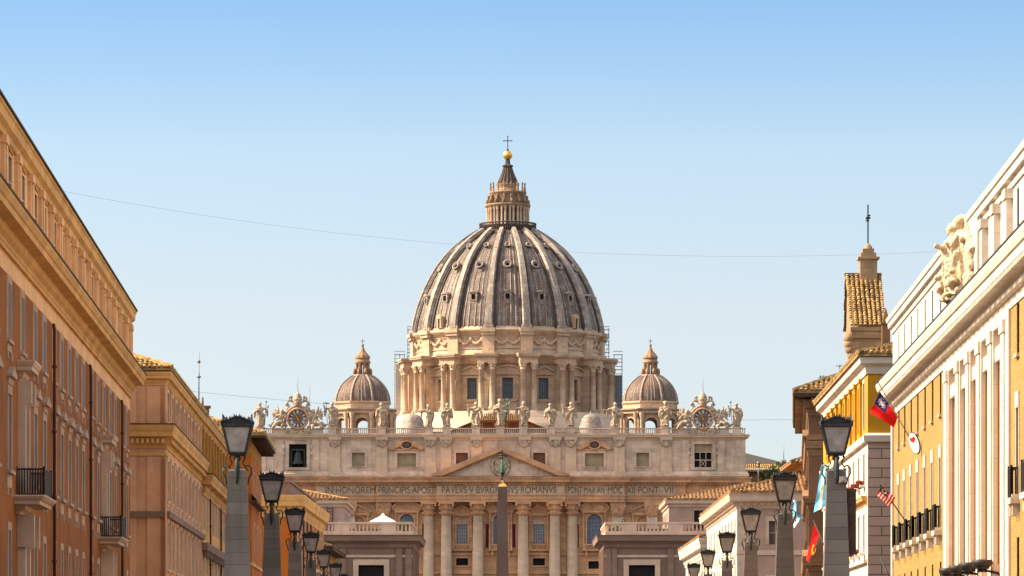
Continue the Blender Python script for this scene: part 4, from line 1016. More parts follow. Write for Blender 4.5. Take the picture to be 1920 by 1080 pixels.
m = MB(); m.wall(ul, ur, 0, 17.1, OP, .52, -.12); m.add([(ul,-.12,0),(ul,.02,0),(ul,.02,17.1),(ul,-.12,17.1),(ur,-.12,0),(ur,.02,0),(ur,.02,17.1),(ur,-.12,17.1)], [(0,3,2,1),(4,5,6,7)]); m.build('portico', M['white'], P.e)
MB().box(ul+.1, ur-.1, .385, .41, 0, 16.9).build('recessed_panel', M['rbrick'], P.e)
gp = MB(); gp.box(-.78, .78, -.2, -.1, 0, 16.2); gp.box(-.9, .9, -.26, -.1, 16.2, 16.75); GPM = gp.mesh('giant_pilaster', M['white'])
for Y in PY: inst('giant_pilaster', GPM, P.e, (P.u(Y), 0, 0))
for a, b, c, d in OP:
    o = MB().box(a, b, -.02, .3, 15.3, 15.95).build('lintel', M['white'], P.e)
    MB().box(a, a+.02, .1, .13, 6.2, 15.3).build('joint', M['timber'], o)
    MB().box(a-.001, a+.012, .14, .39, 0, 15.3).build('jamb', M['rbrick'], o)
MB().box(P.ua-.06, P.ua+1.1, -.12, .02, 0, 17.1).build('corner_quoin', M['white'], P.e)
P.cornice([(-.05, 17.55), (.1, 17.6), (.14, 17.95), (.3, 18.0), (.34, 18.2), (.8, 18.25), (.82, 18.6), (.9, 18.65), (1.0, 18.95), (1.0, 19.1), (-.05, 19.12)], 'white')
m = MB(); m.blocks(P.path, .12, .78, 18.02, 18.24, .62, .3); m.blocks(P.path, .05, .25, 17.62, 17.94, .5, .26); m.build('dentil_row', M['whitep'], P.e)
m = MB(); m.sweep(P.path, [(-.05, 19.12), (1.03, 19.12), (1.03, 19.2), (-.05, 19.22)]); m.build('cornice_flashing', M['iron'], P.e)
P.cornice(band(17.08, 17.3, .05), 'white', 'frieze_moulding')
P.cornice([(-.05, 22.2), (.08, 22.2), (.12, 22.5), (.28, 22.55), (.3, 22.85), (.38, 22.9), (.42, 23.15), (-.05, 23.2)], 'white', 'eave')
MB().box(P.ua+.1, P.ub, .1, P.W, 23.05, 23.18).build('roof', M['whitep'], P.e)
ac_ = MB(); ac_.box(-.55, .55, -.3, .02, 19.2, 21.75); ac_.box(-.68, .68, -.38, .02, 21.75, 22.18); ac_.box(-.68, .68, -.38, .02, 19.2, 19.5); ACMm = ac_.mesh('attic_pier', M['white'])
for Y in (203.4, 199.4, 192.8, 186.6, 180.6): inst('attic_pier', ACMm, P.e, (P.u(Y), 0, 0))
bm_ = MB(); bm_.box(-.95, .95, -.42, .02, 8.5, 8.75)
for q in (-1, 1): bm_.box(q*.5-.14, q*.5+.14, -.3, .02, 8.0, 8.5)
BMM = bm_.mesh('window_sill', M['white'])
RLM = railing(1.3, .34, 1.25, 8.76).mesh('railing', M['iron'])
ln = MB(); ln.box(-.75, .75, -.07, .02, 12.62, 13.3); LNM = ln.mesh('window_lintel', M['white'])
for Y in ys + ys2:
    u = P.u(Y); inst('window_lintel', LNM, P.e, (u, 0, 0)); o = inst('window_sill', BMM, P.e, (u, 0, 0)); inst('railing', RLM, o)
WHITEP = P
# ---- yellow house over white lower storeys
P = Bld('yellow_white_house', 'bright yellow house over white lower storeys with grey ashlar end wall', 'r', 1627, 268, 1097, 50, 16)
for i in range(9):
    u = -3.2 - 5.2*i
    P.win(u, 16.9, 1.3, 3.0, fw=.2, fp=.06, fmat='whitep' if i == 0 else 'yellow', trans=0)
    P.win(u, 13.3, 1.1, 2.0, fw=.16, fp=.05, fmat='whitep', pmat='shut', sill=.35); P.win(u, 8.9, 1.2, 2.5, fw=.16, fp=.05, fmat='whitep', sill=.35); P.win(u, 3, 1.2, 3, fw=.2, fmat='whitep')
P.walls([(0, 16.0, 'whitep', 'lower_wall'), (16.0, 20.6, 'yellow', 'upper_wall')], 20.7)
m = MB(); m.box(P.ub+.004, P.ub+.07, .02, P.W, 0, 16.0); m.build('ashlar_end_wall', M['ashlar'], P.e)
m = MB(); 
for i in range(8): m.box(-6-5.2*i-.5, -6-5.2*i+.5, -.16, .02, 16.5, 20.1); m.box(-6-5.2*i-.6, -6-5.2*i+.6, -.22, .02, 20.1, 20.35)
split(m, 2, 'pilaster_strip', M['yellow'], P.e)
P.cornice([(-.05, 15.9), (.25, 15.95), (.3, 16.35), (.12, 16.5), (-.05, 16.5)], 'whitep', 'string_course')
P.cornice([(-.05, 20.3), (.1, 20.3), (.2, 20.75), (.5, 20.95), (.55, 21.35), (-.05, 21.4)], 'whitep')
m = MB(); hip_tiles(m, P.ua, P.ub, 0, P.W, 21.55, .7, R(15), 'fr', .36, .36, .14); m.build('roof', M['tilegold'], P.e)
P.cornice(corn(11.95, 12.5, .4), 'corn', 'balcony_ledge', path=[(-40, 0), (-.4, 0)])
P.cornice([(-.05, 8.2), (.25, 8.2), (.25, 8.4), (-.05, 8.45)], 'whitep', 'lower_ledge', path=[(-40, 0), (-.4, 0)])
YW = P
MB().box(P.ub-2.1, P.ub-.6, 3.2, 4.6, 21.4, 23.9).build('chimney', M['brownw'], P.e)
# ---- church front seen from its side: a tall slab with tiled top, volute, pedestal and cross
CY = 326; s_ = CY/F
ch = thing('church', 'tall church gable seen edge on with golden tiled top and iron cross above yellow house', 'church', (X(1583, CY), CY, 0))
zr, ze = Z(515, CY), Z(611, CY-4.2)
m = MB(); m.box(.35, 18, -4, 1.4, 0, ze-3.2); m.box(.3, 2.9, -4.4, 1.4, ze-3.2, ze-.9); m.slab([(.3, ze-1.0), (2.75, ze-1.0), (2.75, zr-.3), (.3, zr-.3)], -.5, .5); m.box(.2, 3.0, -4.6, 1.5, ze-.95, ze-.45)
m.M = Matrix.Rotation(R(90), 4, 'Z'); m.slab([(-4.2, ze-.3), (1.2, ze-.3), (.15, zr-.1)], -2.75, -.25); m.M = None
m.build('wall', M['churchstone'], ch)
m = MB(); Lr = math.hypot(4.5, zr-ze); an = math.atan2(zr-ze, 4.5)
tile_plane(m, (.02, -4.5, ze), (1,0,0), 2.9, (0, math.cos(an), math.sin(an)), lambda t: Lr, .36, .27, .14)
a2 = math.atan2(zr-ze, 1.4); L2 = math.hypot(1.4, zr-ze)
tile_plane(m, (2.9, 1.4, ze), (-1,0,0), 2.9, (0, -math.cos(a2), math.sin(a2)), lambda t: L2, .36, .27, .14)
m.slab([(0, zr-.12), (2.9, zr-.12), (2.9, zr+.12), (0, zr+.12)], -.2, .2); m.build('roof', M['tilegold'], ch)
m = MB()
for i in range(9):
    t = i/8; y = -4.4 + .4*t; x = .1 + 2.2*t*t; z = ze-.9-3.4*t
    m.ell((x, -3.9+t*.6, z), (.5, .7, .5), 10, 6)
m.sweep([(.25, 1.4), (.25, -4.6), (2.9, -4.6)][::1], [(-.2, ze-.5), (.12, ze-.4), (.16, ze-.12), (-.2, ze-.1)])
m.build('volute', M['churchstone'], ch)
m = MB(); px_ = X(1627.5, CY) - X(1583, CY)
m.box(px_-.66, px_+.66, -.66, .66, zr-.9, Z(487, CY)); m.box(px_-.84, px_+.84, -.84, .84, Z(487, CY), Z(483, CY)); m.box(px_-.6, px_+.6, -.6, .6, Z(483, CY), Z(475, CY)); m.box(px_-.45, px_+.45, -.45, .45, Z(475, CY), Z(467, CY)); m.lathe([(.38, Z(467, CY)), (.3, Z(462, CY)), (.05, Z(456, CY))], 16, (px_, 0)); m.build('pedestal', M['churchstone'], ch)
m = MB(); z0, z1 = Z(457, CY), Z(384, CY); m.box(px_-.05, px_+.05, -.05, .05, z0, z1); zc = z0+(z1-z0)*.66; m.box(px_-.16, px_+.16, -.35, .35, zc-.06, zc+.06)
for dz_ in (-.2, .0, .2): m.ell((px_+.1*(dz_ > 0)-.05, 0, zc+dz_), (.16, .2, .08), 6, 4)
m.build('iron_cross', M['iron'], ch)
m = MB(); x = X(1661, CY-8) - X(1583, CY); m.frust((x, -8), Z(690, 318), Z(608, 318), .32, .32, .3, .3); m.frust((x, -8), Z(608, 318), Z(605, 318), .42, .42, .42, .42); m.frust((x, -8), Z(605, 318), Z(578, 318), .3, .3, .02, .02); m.build('pinnacle', M['brownw'], ch)
# ---- brown palazzo with big bracketed eave
P = Bld('brown_palazzo', 'brown stained palazzo with big bracketed wooden eave and golden tiles above yellow house', 'r', 1516, 345, 1486, 44, 20)
for i in range(6):
    u = -4 - 6.5*i
    for z in (17, 12, 7): P.win(u, z, 1.4, 2.8, fw=.3, fp=.12, crown='tri', fmat='brownm', sill=.3)
P.walls([(0, 18.7, 'brownw', 'wall'), (18.7, 23.4, 'brownw', 'upper_wall')], 23.5)
P.cornice([(-.05, 20.2), (.3, 20.3), (.4, 20.7), (-.05, 20.75)][:0] or band(20.2, 20.6, .14), 'brownm', 'window_string')
P.cornice(corn(18.9, 20.1, .35), 'brownm', 'string_course'); P.cornice(corn(22.2, 23.5, .5), 'brownm', 'eave_bed', (.1, 1.1, 23.1, 23.6, .7, .25))
P.cornice(corn(14.6, 15.4, .5), 'brownm', 'lower_string_course'); P.cornice(corn(9.4, 10.3, .55), 'brownm', 'balcony_course')
m = MB(); m.box(P.ub+.003, P.ub+.05, 1.0, 3.4, 20.8, 22.2); m.build('blind_panel', M['brownm'], P.e)
m = MB(); hip_tiles(m, P.ua, P.ub, 0, P.W, 24.15, 1.25, R(22), 'fr', .42, .36, .15); m.build('roof', M['tilegold'], P.e)
m = MB(); m.sweep(P.path, [(-.1, 23.6), (1.25, 23.7), (1.3, 23.99), (-.1, 23.99)]); m.build('eave', M['timber'], P.e)
BROWN = P
# ---- pink palazzo with white street front
P = Bld('pink_palazzo', 'pink palazzo with white sunlit street front and white cornice behind the second right lamp', 'r', 1383, 430, 976, 70, 24)
for i in range(10):
    u = -4 - 6.6*i
    for z in (14.2, 9.6, 4.5): P.win(u, z, 1.4, 2.6, fw=.22, fmat='whitep', trans=0)
P.ewin(3.9, 14.0, 1.35, 2.4, fw=.35, fp=.1, fmat='palefr'); P.ewin(11, 14.0, 1.35, 2.4, fw=.35, fp=.1, fmat='palefr'); P.ewin(3.9, 8, 1.35, 2.4, fw=.35, fp=.1, fmat='palefr')
P.walls([(0, 18.2, 'pink', 'wall')], 18.3)
m = MB(); m.box(P.ua, P.ub, -.06, -.002, 17.2, 18.2)
for i in range(11): u = -.7 - 6.6*i; m.box(max(u-1.9, P.ua), min(u+1.9, P.ub-.01), -.06, -.002, 0, 17.2)
for z0, z1 in ((0, 4.4), (7.3, 9.5), (12.4, 14.1), (16.95, 17.2)): m.box(P.ua+.01, P.ub-.02, -.05, -.003, z0, z1)
m.build('white_street_facing', M['whitep'], P.e)
m = MB(); m.box(P.ub+.003, P.ub+.12, -.05, 1.0, 0, 18.2)
for i in range(18): m.box(P.ub+.003, P.ub+.16, -.08, 1.04 if i % 2 else 1.5, i*1.0, i*1.0+.92)
m.build('quoin', M['palefr'], P.e)
P.cornice([(-.05, 17.6), (.15, 17.7), (.2, 18.1), (.45, 18.3), (.85, 18.45), (.9, 18.95), (1.0, 19.2), (-.05, 19.25)], 'palefr', 'cornice', (.1, .42, 18.0, 18.35, .7, .35))
P.cornice(band(12.9, 13.4, .12), 'palefr', 'string_course')
m = MB(); hip_tiles(m, P.ua, P.ub, 0, P.W, 19.4, .8, R(16), 'fr', .45, .5, .15); m.build('roof', M['tile'], P.e)
m = MB(); m.box(P.ub-22, P.ub-6, 7, P.W-1, 18, 22.6); up_ = m.build('upper_storey', M['ochre'], P.e)
m = MB(); hip_tiles(m, P.ub-22, P.ub-6, 6.5, P.W+2, 22.7, .7, R(19), 'fr', .45, .5, .15); m.build('upper_roof', M['tile'], P.e)
# ---- lower white house and its yellow attic
P = Bld('low_white_house', 'low cream house with stepped white cornice and small yellow attic behind the third right lamp', 'r', 1325, 505, 958, 60, 22)
for i in range(8):
    u = -4 - 6.8*i
    for z in (11.2, 6): P.win(u, z, 1.4, 3.0, fw=.25, fmat='whitep', trans=0)
P.walls([(0, 16.0, 'whitep', 'wall')], 16.1)
P.cornice(corn(14.6, 16.9, 1.0), 'whitep')
m = MB(); hip_tiles(m, P.ua, P.ub, 0, P.W, 17.05, 1.0, R(8), 'f', .5, .6, .14); m.build('roof', M['tile'], P.e)
m = MB(); m.box(P.ub-18, P.ub-1, 1.2, 12, 16.5, 19.6)
for i in range(5): m.box(P.ub-4.2-3.2*i, P.ub-3-3.2*i, 1.08, 1.2, 16.6, 19.5)
m.build('yellow_attic', M['yellow'], P.e); MB().box(P.ub-18.6, P.ub-.4, .7, 12.5, 19.6, 19.85).build('attic_eave', M['timber'], P.e)
# ---- palace beyond the basilica on the right
pal = thing('distant_palace', 'distant brown palace with dark roof right of the basilica front', 'palace', (X(1460, 1015), 1015, 0))
m = MB(); m.box(-8, 22, 0, 40, 0, Z(881, 1015)); m.build('wall', M['brownw'], pal)
m = MB(); tile_plane(m, (-9, -1, Z(881, 1015)), (1,0,0), 32, (0,.8,.6), lambda t: 2.3, .5, .6, .16); m.box(-9, 23, -.9, 40, Z(882, 1015)-.3, Z(881, 1015)-.1); m.build('tiled_eave', M['tilegold'], pal)
m = MB(); z0 = Z(867.5, 1015); x0 = X(1396, 1015)-X(1460, 1015); x1 = X(1482, 1015)-X(1460, 1015)
m.add([(x0-8, 6, z0), (x1, 6, z0), (x1-2, 30, z0), (x0-10, 30, z0), (x0+.5, 16, Z(842, 1015)), (x0-10, 20, Z(842, 1015))], [(0,1,4,5),(1,2,4),(2,3,5,4),(3,0,5),(0,3,2,1)]); m.build('dark_roof', plain('dark_slate_roof', (.045, .036, .032), .8), pal)
# ================================================================== STATUES ON THE ATTIC
def figure(mb, H, seed, armL, armR, wings=False, org=(0, 0, 0), rot=None, sway=.12):
    rnd = random.Random(seed); h = H/7.5; old = mb.M
    mb.M = Matrix.Translation(org) @ (rot or Matrix.Identity(4))
    sec = [(0, .98, .8), (.25, .9, .72), (1.2, .82, .66), (2.4, .86, .66), (3.3, .84, .62), (4.1, .68, .5), (4.9, .84, .56), (5.6, .92, .5), (5.95, .55, .38), (6.15, .26, .26), (6.5, .24, .24)]
    vs = []; n = 28; p1, p2 = rnd.uniform(0, 6), rnd.uniform(0, 6)
    for z, a, b in sec:
        ox = sway*math.sin(z*.75 + p1); fo = .14 if z < 4 else .07
        for i in range(n):
            t = 2*PI*i/n; k = 1 + fo*math.sin(7*t + p2 + z*.4) + fo*.6*math.sin(4*t + p1 - z*.7)
            vs.append(((a*k*math.cos(t) + ox)*h, b*k*math.sin(t)*h, z*h))
    fs = [(j*n+i, j*n+(i+1) % n, (j+1)*n+(i+1) % n, (j+1)*n+i) for j in range(len(sec)-1) for i in range(n)]
    fs += [tuple(range(n))[::-1], tuple(range((len(sec)-1)*n, len(sec)*n))]
    mb.add(vs, fs, True)
    ox = sway*math.sin(6.5*.75+p1)*h
    mb.ell((ox, -.06*h, 6.95*h), (.40*h, .46*h, .56*h)); mb.ell((ox, -.38*h, 6.6*h), (.26*h, .22*h, .34*h)); mb.ell((ox, .12*h, 7.05*h), (.46*h, .46*h, .5*h)); mb.ell((ox, -.5*h, 6.92*h), (.09*h, .14*h, .12*h))
    for sx, arm in ((-1, armL), (1, armR)):
        s = Vector((sx*.82*h + ox*.6, 0, 5.55*h)); e = s + Vector(arm[0])*h; w = e + Vector(arm[1])*h
        mb.tube([s, (s+e)/2, e, (e+w)/2, w], [.36*h, .36*h, .33*h, .24*h, .16*h], 8); mb.ell(w, (.2*h, .17*h, .24*h), 8, 6)
        mb.tube([e, e + Vector((sx*.1, .1, -1.2))*h, e + Vector((sx*.05, .2, -2.2))*h], [.34*h, .28*h, .12*h], 7)
    q = rnd.choice((-1, 1))
    mb.tube([(q*.8*h, -.3*h, 5.6*h), (0, -.62*h, 4.6*h), (-q*.75*h, -.5*h, 3.6*h), (-q*.9*h, -.1*h, 2.2*h), (-q*.85*h, 0, .8*h)], [.25*h, .26*h, .3*h, .3*h, .15*h], 8)
    mb.tube([(q*.5*h, -.5*h, 4.0*h), (q*.2*h, -.72*h, 2.4*h), (q*.25*h, -.75*h, .3*h)], [.2*h, .26*h, .24*h], 7)
    for f in (-1, 1): mb.ell((f*.35*h, -.75*h, .12*h), (.22*h, .4*h, .16*h), 8, 5)
    if wings:
        for sx in (-1, 1):
            for k in range(6):
                a = R(62 - 20*k); L = (2.6 - .15*k)*h; c = Vector((sx*.5*h, .55*h, 5.3*h))
                d = Vector((sx*math.cos(a)*.72, .42, math.sin(a)*.85)).normalized()
                mb.tube([c, c + d*L*.5, c + d*L], [.34*h, .32*h, .1*h], 7)
    mb.M = old
def stat_mesh(fn, vox, disp=.3): 
    mb = MB(); fn(mb)
    me = bake(mb, [('REMESH', dict(mode='VOXEL', voxel_size=vox)), ('SMOOTH', dict(factor=.5, iterations=1)), ('DISPLACE', dict(strength=disp, mid_level=.5))])
    me.materials.clear(); me.materials.append(M['statue'])
    for p in me.polygons: p.use_smooth = True
    return me
DN = ((.25, -.1, -1.35), (.1, -.5, -1.0)); DNL = ((-.25, -.1, -1.35), (-.1, -.5, -1.0))
UP = ((.75, -.2, -.5), (.35, -.3, 1.4)); UPL = ((-.75, -.2, -.5), (-.35, -.3, 1.4))
CH = ((.35, -.3, -1.1), (-.75, -.65, .5)); CHL = ((-.35, -.3, -1.1), (.75, -.65, .5)); OUT = ((.9, -.2, -.7), (.9, -.4, .1)); OUTL = ((-.9, -.2, -.7), (-.9, -.4, .1))
SD = [(488, 5.5, CHL, UP, 'staff', 'robed saint statue with staff at the left end of the church balustrade'),
 (623, 5.6, UPL, CH, 'banner', 'saint statue holding up a slim cross beside the left clock and dome'),
 (716, 5.4, DNL, CH, None, 'robed saint statue standing in front of the left lesser dome drum'),
 (804, 5.0, OUTL, CH, None, 'leaning saint statue above the left pedimented attic window next to small cupola'),
 (838, 5.3, CHL, DN, None, 'saint statue with folded arms between the leaning saint and the waving saint'),
 (892.5, 5.6, UPL, CH, None, 'saint statue raising one hand just left of the central cross bearer'),
 (938, 6.3, CHL, UP, 'cross', 'tallest central statue carrying a cross above the pediment apex'),
 (981, 5.7, UPL, CH, 'staff', 'saint statue with slanted staff just right of the central cross bearer'),
 (1032.5, 5.3, CHL, CH, None, 'saint statue with both hands at the chest right of the tiled nave roof'),
 (1070, 5.6, UPL, DN, None, 'long robed saint statue lifting its hand left of the right small cupola'),
 (1153, 5.5, OUTL, DN, None, 'saint statue at the foot of the right scaffold by the lesser dome'),
 (1248, 5.8, CHL, DN, None, 'bulky saint statue between the right lesser dome and right clock'),
 (1381, 5.4, UPL, CHL and CH, 'staff', 'robed saint statue with staff at the right end of the church balustrade')]
for i, (px, H, a, b, extra, lab) in enumerate(SD):
    t = thing('saint_statue', lab, 'statue', (BX+fx(px), 979.9, 57.3), 0, 'saints along the church balustrade')
    inst('figure', stat_mesh(lambda mb: (figure(mb, H, i*7+1, a, b, False, (0, 0, .25), Matrix.Diagonal((1.4, 1.25, 1, 1))), mb.box(-.75, .75, -.6, .6, 0, .35)), .11), t)
    if extra:
        h = H/7.5; sx = 1 if (extra == 'cross' or px in (488,)) else -1; m = MB()
        bx = sx*1.95*h; by = -.5*h
        m.tube([(bx*.75, by, .3), (bx, by, H*1.06)], .07 if extra != 'cross' else .13, 6)
        if extra != 'staff': m.box(bx-.75, bx+.75, by-.1, by+.1, H*.96, H*.96+.22)
        else: m.ell((bx, by, H*1.06), (.2, .12, .2), 8, 6)
        m.build('staff', M['verdi'] if extra == 'cross' else M['iron'], t)
# ---- clocks
def clock_angel(mb, sx):
    mb.M = Matrix.Scale(sx, 4, (1, 0, 0))
    mb.ell((4.2, -.3, 1.0), (1.1, .8, .9)); mb.ell((4.0, -.3, 2.3), (.75, .6, 1.1)); mb.ell((3.7, -.4, 3.7), (.42, .45, .52)); mb.ell((3.85, -.2, 3.05), (.3, .3, .4))
    mb.tube([(3.5, -.4, 2.9), (2.9, -.6, 2.2), (2.6, -.6, 2.9)], [.3, .26, .18], 8); mb.tube([(4.5, -.4, 2.9), (5.2, -.6, 2.3), (5.8, -.7, 1.6)], [.3, .26, .18], 8)
    mb.tube([(4.2, -.7, 1.0), (5.0, -1.0, .9), (5.6, -1.1, .1), (6.2, -1.1, -.4)], [.55, .5, .4, .2], 8); mb.tube([(4.0, -.7, .8), (3.6, -1.1, .5), (3.5, -1.1, -.7)], [.5, .42, .25], 8)
    for k in range(5):
        a = R(80 - 22*k); mb.tube([(4.4, .3, 2.6), (4.4+1.1*math.cos(a), .5, 2.6+1.1*math.sin(a)), (4.4+(2.4-.2*k)*math.cos(a), .6, 2.6+(2.4-.2*k)*math.sin(a))], [.34, .36, .1], 7)
    mb.tube([(4.9, 0, .6), (5.6, .1, .9), (6.4, 0, .3), (7.0, 0, .6)], [.5, .5, .4, .15], 8)
    mb.M = None
def clock_crest(mb):
    for i in range(25):
        a = PI*i/24; mb.ell((2.95*math.cos(a), -.1, 1.95+2.95*math.sin(a)), (.34, .5, .34), 8, 6)
    mb.lathe([(.1, 4.9), (.85, 5.0), (1.0, 5.6), (.9, 6.3), (1.05, 6.4), (.85, 7.0), (.9, 7.1), (.55, 7.8), (.15, 8.2), (.2, 8.5), (.02, 8.7)], 20, (0, -.1))
    for sx in (-1, 1):
        def sp(cx, cz, r, a0, a1, w): mb.tube([(sx*(cx + r*(1-.35*i/12)*math.cos(a0+(a1-a0)*i/12)), -.1, cz + r*(1-.35*i/12)*math.sin(a0+(a1-a0)*i/12)) for i in range(13)], [w*(1-.3*i/12) for i in range(13)], 7)
        sp(1.7, 5.5, .95, -2.2, 2.6, .27); sp(1.55, 6.7, .6, -1.8, 2.6, .24); sp(2.4, 5.0, .5, 0, 5.2, .2)
        mb.tube([(sx*.5, -.1, 5.0), (sx*1.3, -.1, 6.0), (sx*1.6, -.1, 7.3)], .18, 6); mb.tube([(sx*2.9, -.1, 2.2), (sx*3.3, -.1, 3.4), (sx*2.4, -.1, 4.5)], [.4, .45, .25], 8)
        mb.tube([(sx*2.6, -.1, 0), (sx*3.1, -.1, .9), (sx*2.9, -.1, 1.9)], [.5, .4, .35], 8)
    mb.box(-3, 3, -.5, .6, -1.8, -.3)
CRM = stat_mesh(clock_crest, .13); ANM = [stat_mesh(lambda mb, s=s: clock_angel(mb, s), .12) for s in (-1, 1)]
m = MB(); m.M = Matrix.Translation((0, -.55, 1.95)) @ Matrix.Rotation(R(90), 4, 'X'); m.lathe([(.01, 0), (2.2, 0), (2.2, -.2)], 40, smooth=False); DIM = m.mesh('dial', M['shut'])
m = MB(); m.M = Matrix.Translation((0, -.55, 1.95)) @ Matrix.Rotation(R(90), 4, 'X'); m.lathe([(2.1, .1), (2.2, .25), (2.45, .3), (2.6, .1), (2.6, -.3)], 40); m.lathe([(1.06, .0), (1.06, .05), (.96, .05), (.96, .0)], 32); RIM = m.mesh('dial_ring', M['travw'])
m = MB()
for hh, num in enumerate(('XII', 'I', 'II', 'III', 'IIII', 'V', 'VI', 'VII', 'VIII', 'IX', 'X', 'XI')):
    k = len(num); m.M = Matrix.Translation((0, -.58, 1.95)) @ Matrix.Rotation(R(30*hh), 4, 'Y')
    for i, chr_ in enumerate(num):
        x = (i - (k-1)/2)*.19
        if chr_ == 'I': m.box(x-.04, x+.04, -.03, .02, 1.25, 1.95)
        else:
            for s2 in (-1, 1): m.add([(x+s2*.1-.035, -.03, 1.95), (x+s2*.1+.035, -.03, 1.95), (x-(s2*.1 if chr_ == 'X' else 0)+.035, -.03, 1.25), (x-(s2*.1 if chr_ == 'X' else 0)-.035, -.03, 1.25)], [(0,3,2,1)])
NUM = m.mesh('hour_numerals', M['canvas'])
m = MB(); m.M = Matrix.Translation((0, -.6, 1.95)) @ Matrix.Rotation(R(90), 4, 'X'); m.lathe([(.01, .03), (.95, .02), (.95, 0)], 24, smooth=False); SUNM = m.mesh('dial_centre', M['brownw'])
m = MB(); m.M = Matrix.Translation((0, -.66, 1.95)) @ Matrix.Rotation(R(-28), 4, 'Y'); m.slab([(-.08, -.5), (.08, -.5), (.05, 1.5), (-.05, 1.5)], -.03, .03); HDm = m.mesh('clock_hand', M['gold'])
for px, lab in ((558.5, 'ornate stone clock with tiara and angels above the bell opening of the church'), (1318, 'ornate stone clock with tiara and angels at the right of the church roof')):
    t = thing('ornamental_clock', lab, 'clock', (BX+fx(px), 979.8, 57.2), 0, 'clocks on the church roof')
    inst('crest', CRM, t); inst('angel', ANM[0], t); inst('angel', ANM[1], t)
    d = inst('dial', DIM, t); inst('hour_numerals', NUM, d); inst('dial_centre', SUNM, d); inst('dial_ring', RIM, t); inst('clock_hand', HDm, t)
    MB().tube([(0, -.1, 8.5), (0, -.1, 11.3)], .05, 5).build('lightning_rod', M['steel'], t)
t = thing('church_bell', 'large dark bronze bell hanging in the left attic opening', 'bell', (BX+fx(558.5), 980.05, 48.6))
MB().lathe([(1.35, 0), (1.25, .25), (1.0, .8), (.85, 1.6), (.75, 2.2), (.5, 2.7), (.02, 2.85)], 28).build('bell_body', M['bronze'], t)
m = MB(); m.box(-1.6, 1.6, -.25, .25, 3.1, 3.5); m.box(-.2, .2, -.2, .2, 2.7, 3.15); m.box(-1.7, -1.4, -.25, .2, -.9, 3.5); m.box(1.4, 1.7, -.25, .2, -.9, 3.5); m.build('bell_yoke', M['bronze'], t)
MB().lathe([(.05, -.2), (.2, -.1), (.05, .4)], 10).build('clapper', M['iron'], t)
# ================================================================== SCAFFOLDS
def scaffold(lab, x0, x1, z0, z1, net=None):
    t = thing('scaffold', lab, 'scaffold', (X(952, 1115)+x0, 1112, 0), 0, 'scaffolds around the drum')
    w = x1-x0; m = MB(); nx = max(1, round(w/1.5))
    for i in range(nx+1):
        for y in (0, 1.4): m.tube([(w*i/nx, y, z0), (w*i/nx, y, z1)], .07, 4, False)
    z = z0
    while z <= z1:
        for y in (0, 1.4): m.tube([(-.2, y, z), (w+.2, y, z)], .055, 4, False); m.tube([(-.2, y, z+.9), (w+.2, y, z+.9)], .04, 4, False)
        m.box(-.1, w+.1, 0, 1.4, z-.06, z); z += 2.0
    m.tube([(0, -.05, z0), (w, -.05, z0+4), (0, -.05, z0+8), (w, -.05, min(z0+12, z1))], .04, 4, False)
    m.build('pole_frame', M['steel'], t)
    if net:
        a, b, mt = net; q = MB(); n = 8
        for i in range(n):
            xa, xb = w*i/n, w*(i+1)/n; q.add([(xa, -.12-.08*(i % 2), a), (xb, -.12-.08*((i+1) % 2), a), (xb, -.12-.08*((i+1) % 2), b), (xa, -.12-.08*(i % 2), b)], [(0,1,2,3)])
        q.add([(w+.1, 0, a), (w+.1, 1.4, a), (w+.1, 1.4, b), (w+.1, 0, b), (-.1, 0, a), (-.1, 1.4, a), (-.1, 1.4, b), (-.1, 0, b)], [(0,1,2,3),(7,6,5,4)])
        q.build('netting', M[mt], t)
scaffold('scaffold wrapped in pale netting against the left side of the drum', -30.0, -27.5, 66, 84.3, (66, 81.5, 'net'))
scaffold('slim bare scaffold beside the drum attic on the left', -26.6, -25.6, 82.6, 91.2)
scaffold('dark scaffold tower climbing the right side of the drum attic', 25.5, 26.9, 82.6, 91.0)
scaffold('scaffold with dark grey netting against the right side of the drum', 28.3, 30.4, 66, 84, (66, 78.5, 'steel'))
# ================================================================== OBELISK
t = thing('obelisk', 'tall plain granite obelisk with bronze cross in front of the church pediment', 'obelisk', (X(942, 790), 790, 0))
MB().frust((0, 0), 9.5, 35.2, 1.33, 1.33, .87, .87).build('shaft', M['granite'], t)
m = MB(); m.frust((0, 0), 35.21, 36.5, .84, .84, .05, .05); m.build('pyramidion', M['corn'], t)
m = MB(); m.frust((0, 0), 0, 1, 4, 4, 4, 4); m.frust((0, 0), 1, 2, 3.2, 3.2, 3.2, 3.2); m.frust((0, 0), 2, 8, 2, 2, 1.9, 1.9); m.frust((0, 0), 8, 8.8, 2.3, 2.3, 2.3, 2.3)
for a in (-1, 1):
    for b in (-1, 1): m.ell((a*1.1, b*1.1, 9.1), (.5, .5, .4), 8, 6)
m.build('pedestal', M['trav'], t)
m = MB()
for k in range(4): a = PI/4+k*PI/2; m.tube([(.8*math.cos(a), .8*math.sin(a), 35.3), (.5*math.cos(a), .5*math.sin(a), 36.3), (.1*math.cos(a), .1*math.sin(a), 37.0)], .09, 5)
m.lathe([(.12, 36.4), (.14, 37.2), (.5, 37.7), (.55, 38.0), (.2, 38.2)], 12)
m.build('bronze_mount', M['bronze'], t)
m = MB(); m.lathe([(.3, 38.1), (.36, 38.8), (.22, 39.4), (.16, 40.2), (.05, 40.3)], 12, mod=lambda a: 1+.2*math.cos(3*a)); m.build('mounts_and_star', M['verdi'], t)
cross(2.6, .8, .09, 39.4, M['bronze'], t)
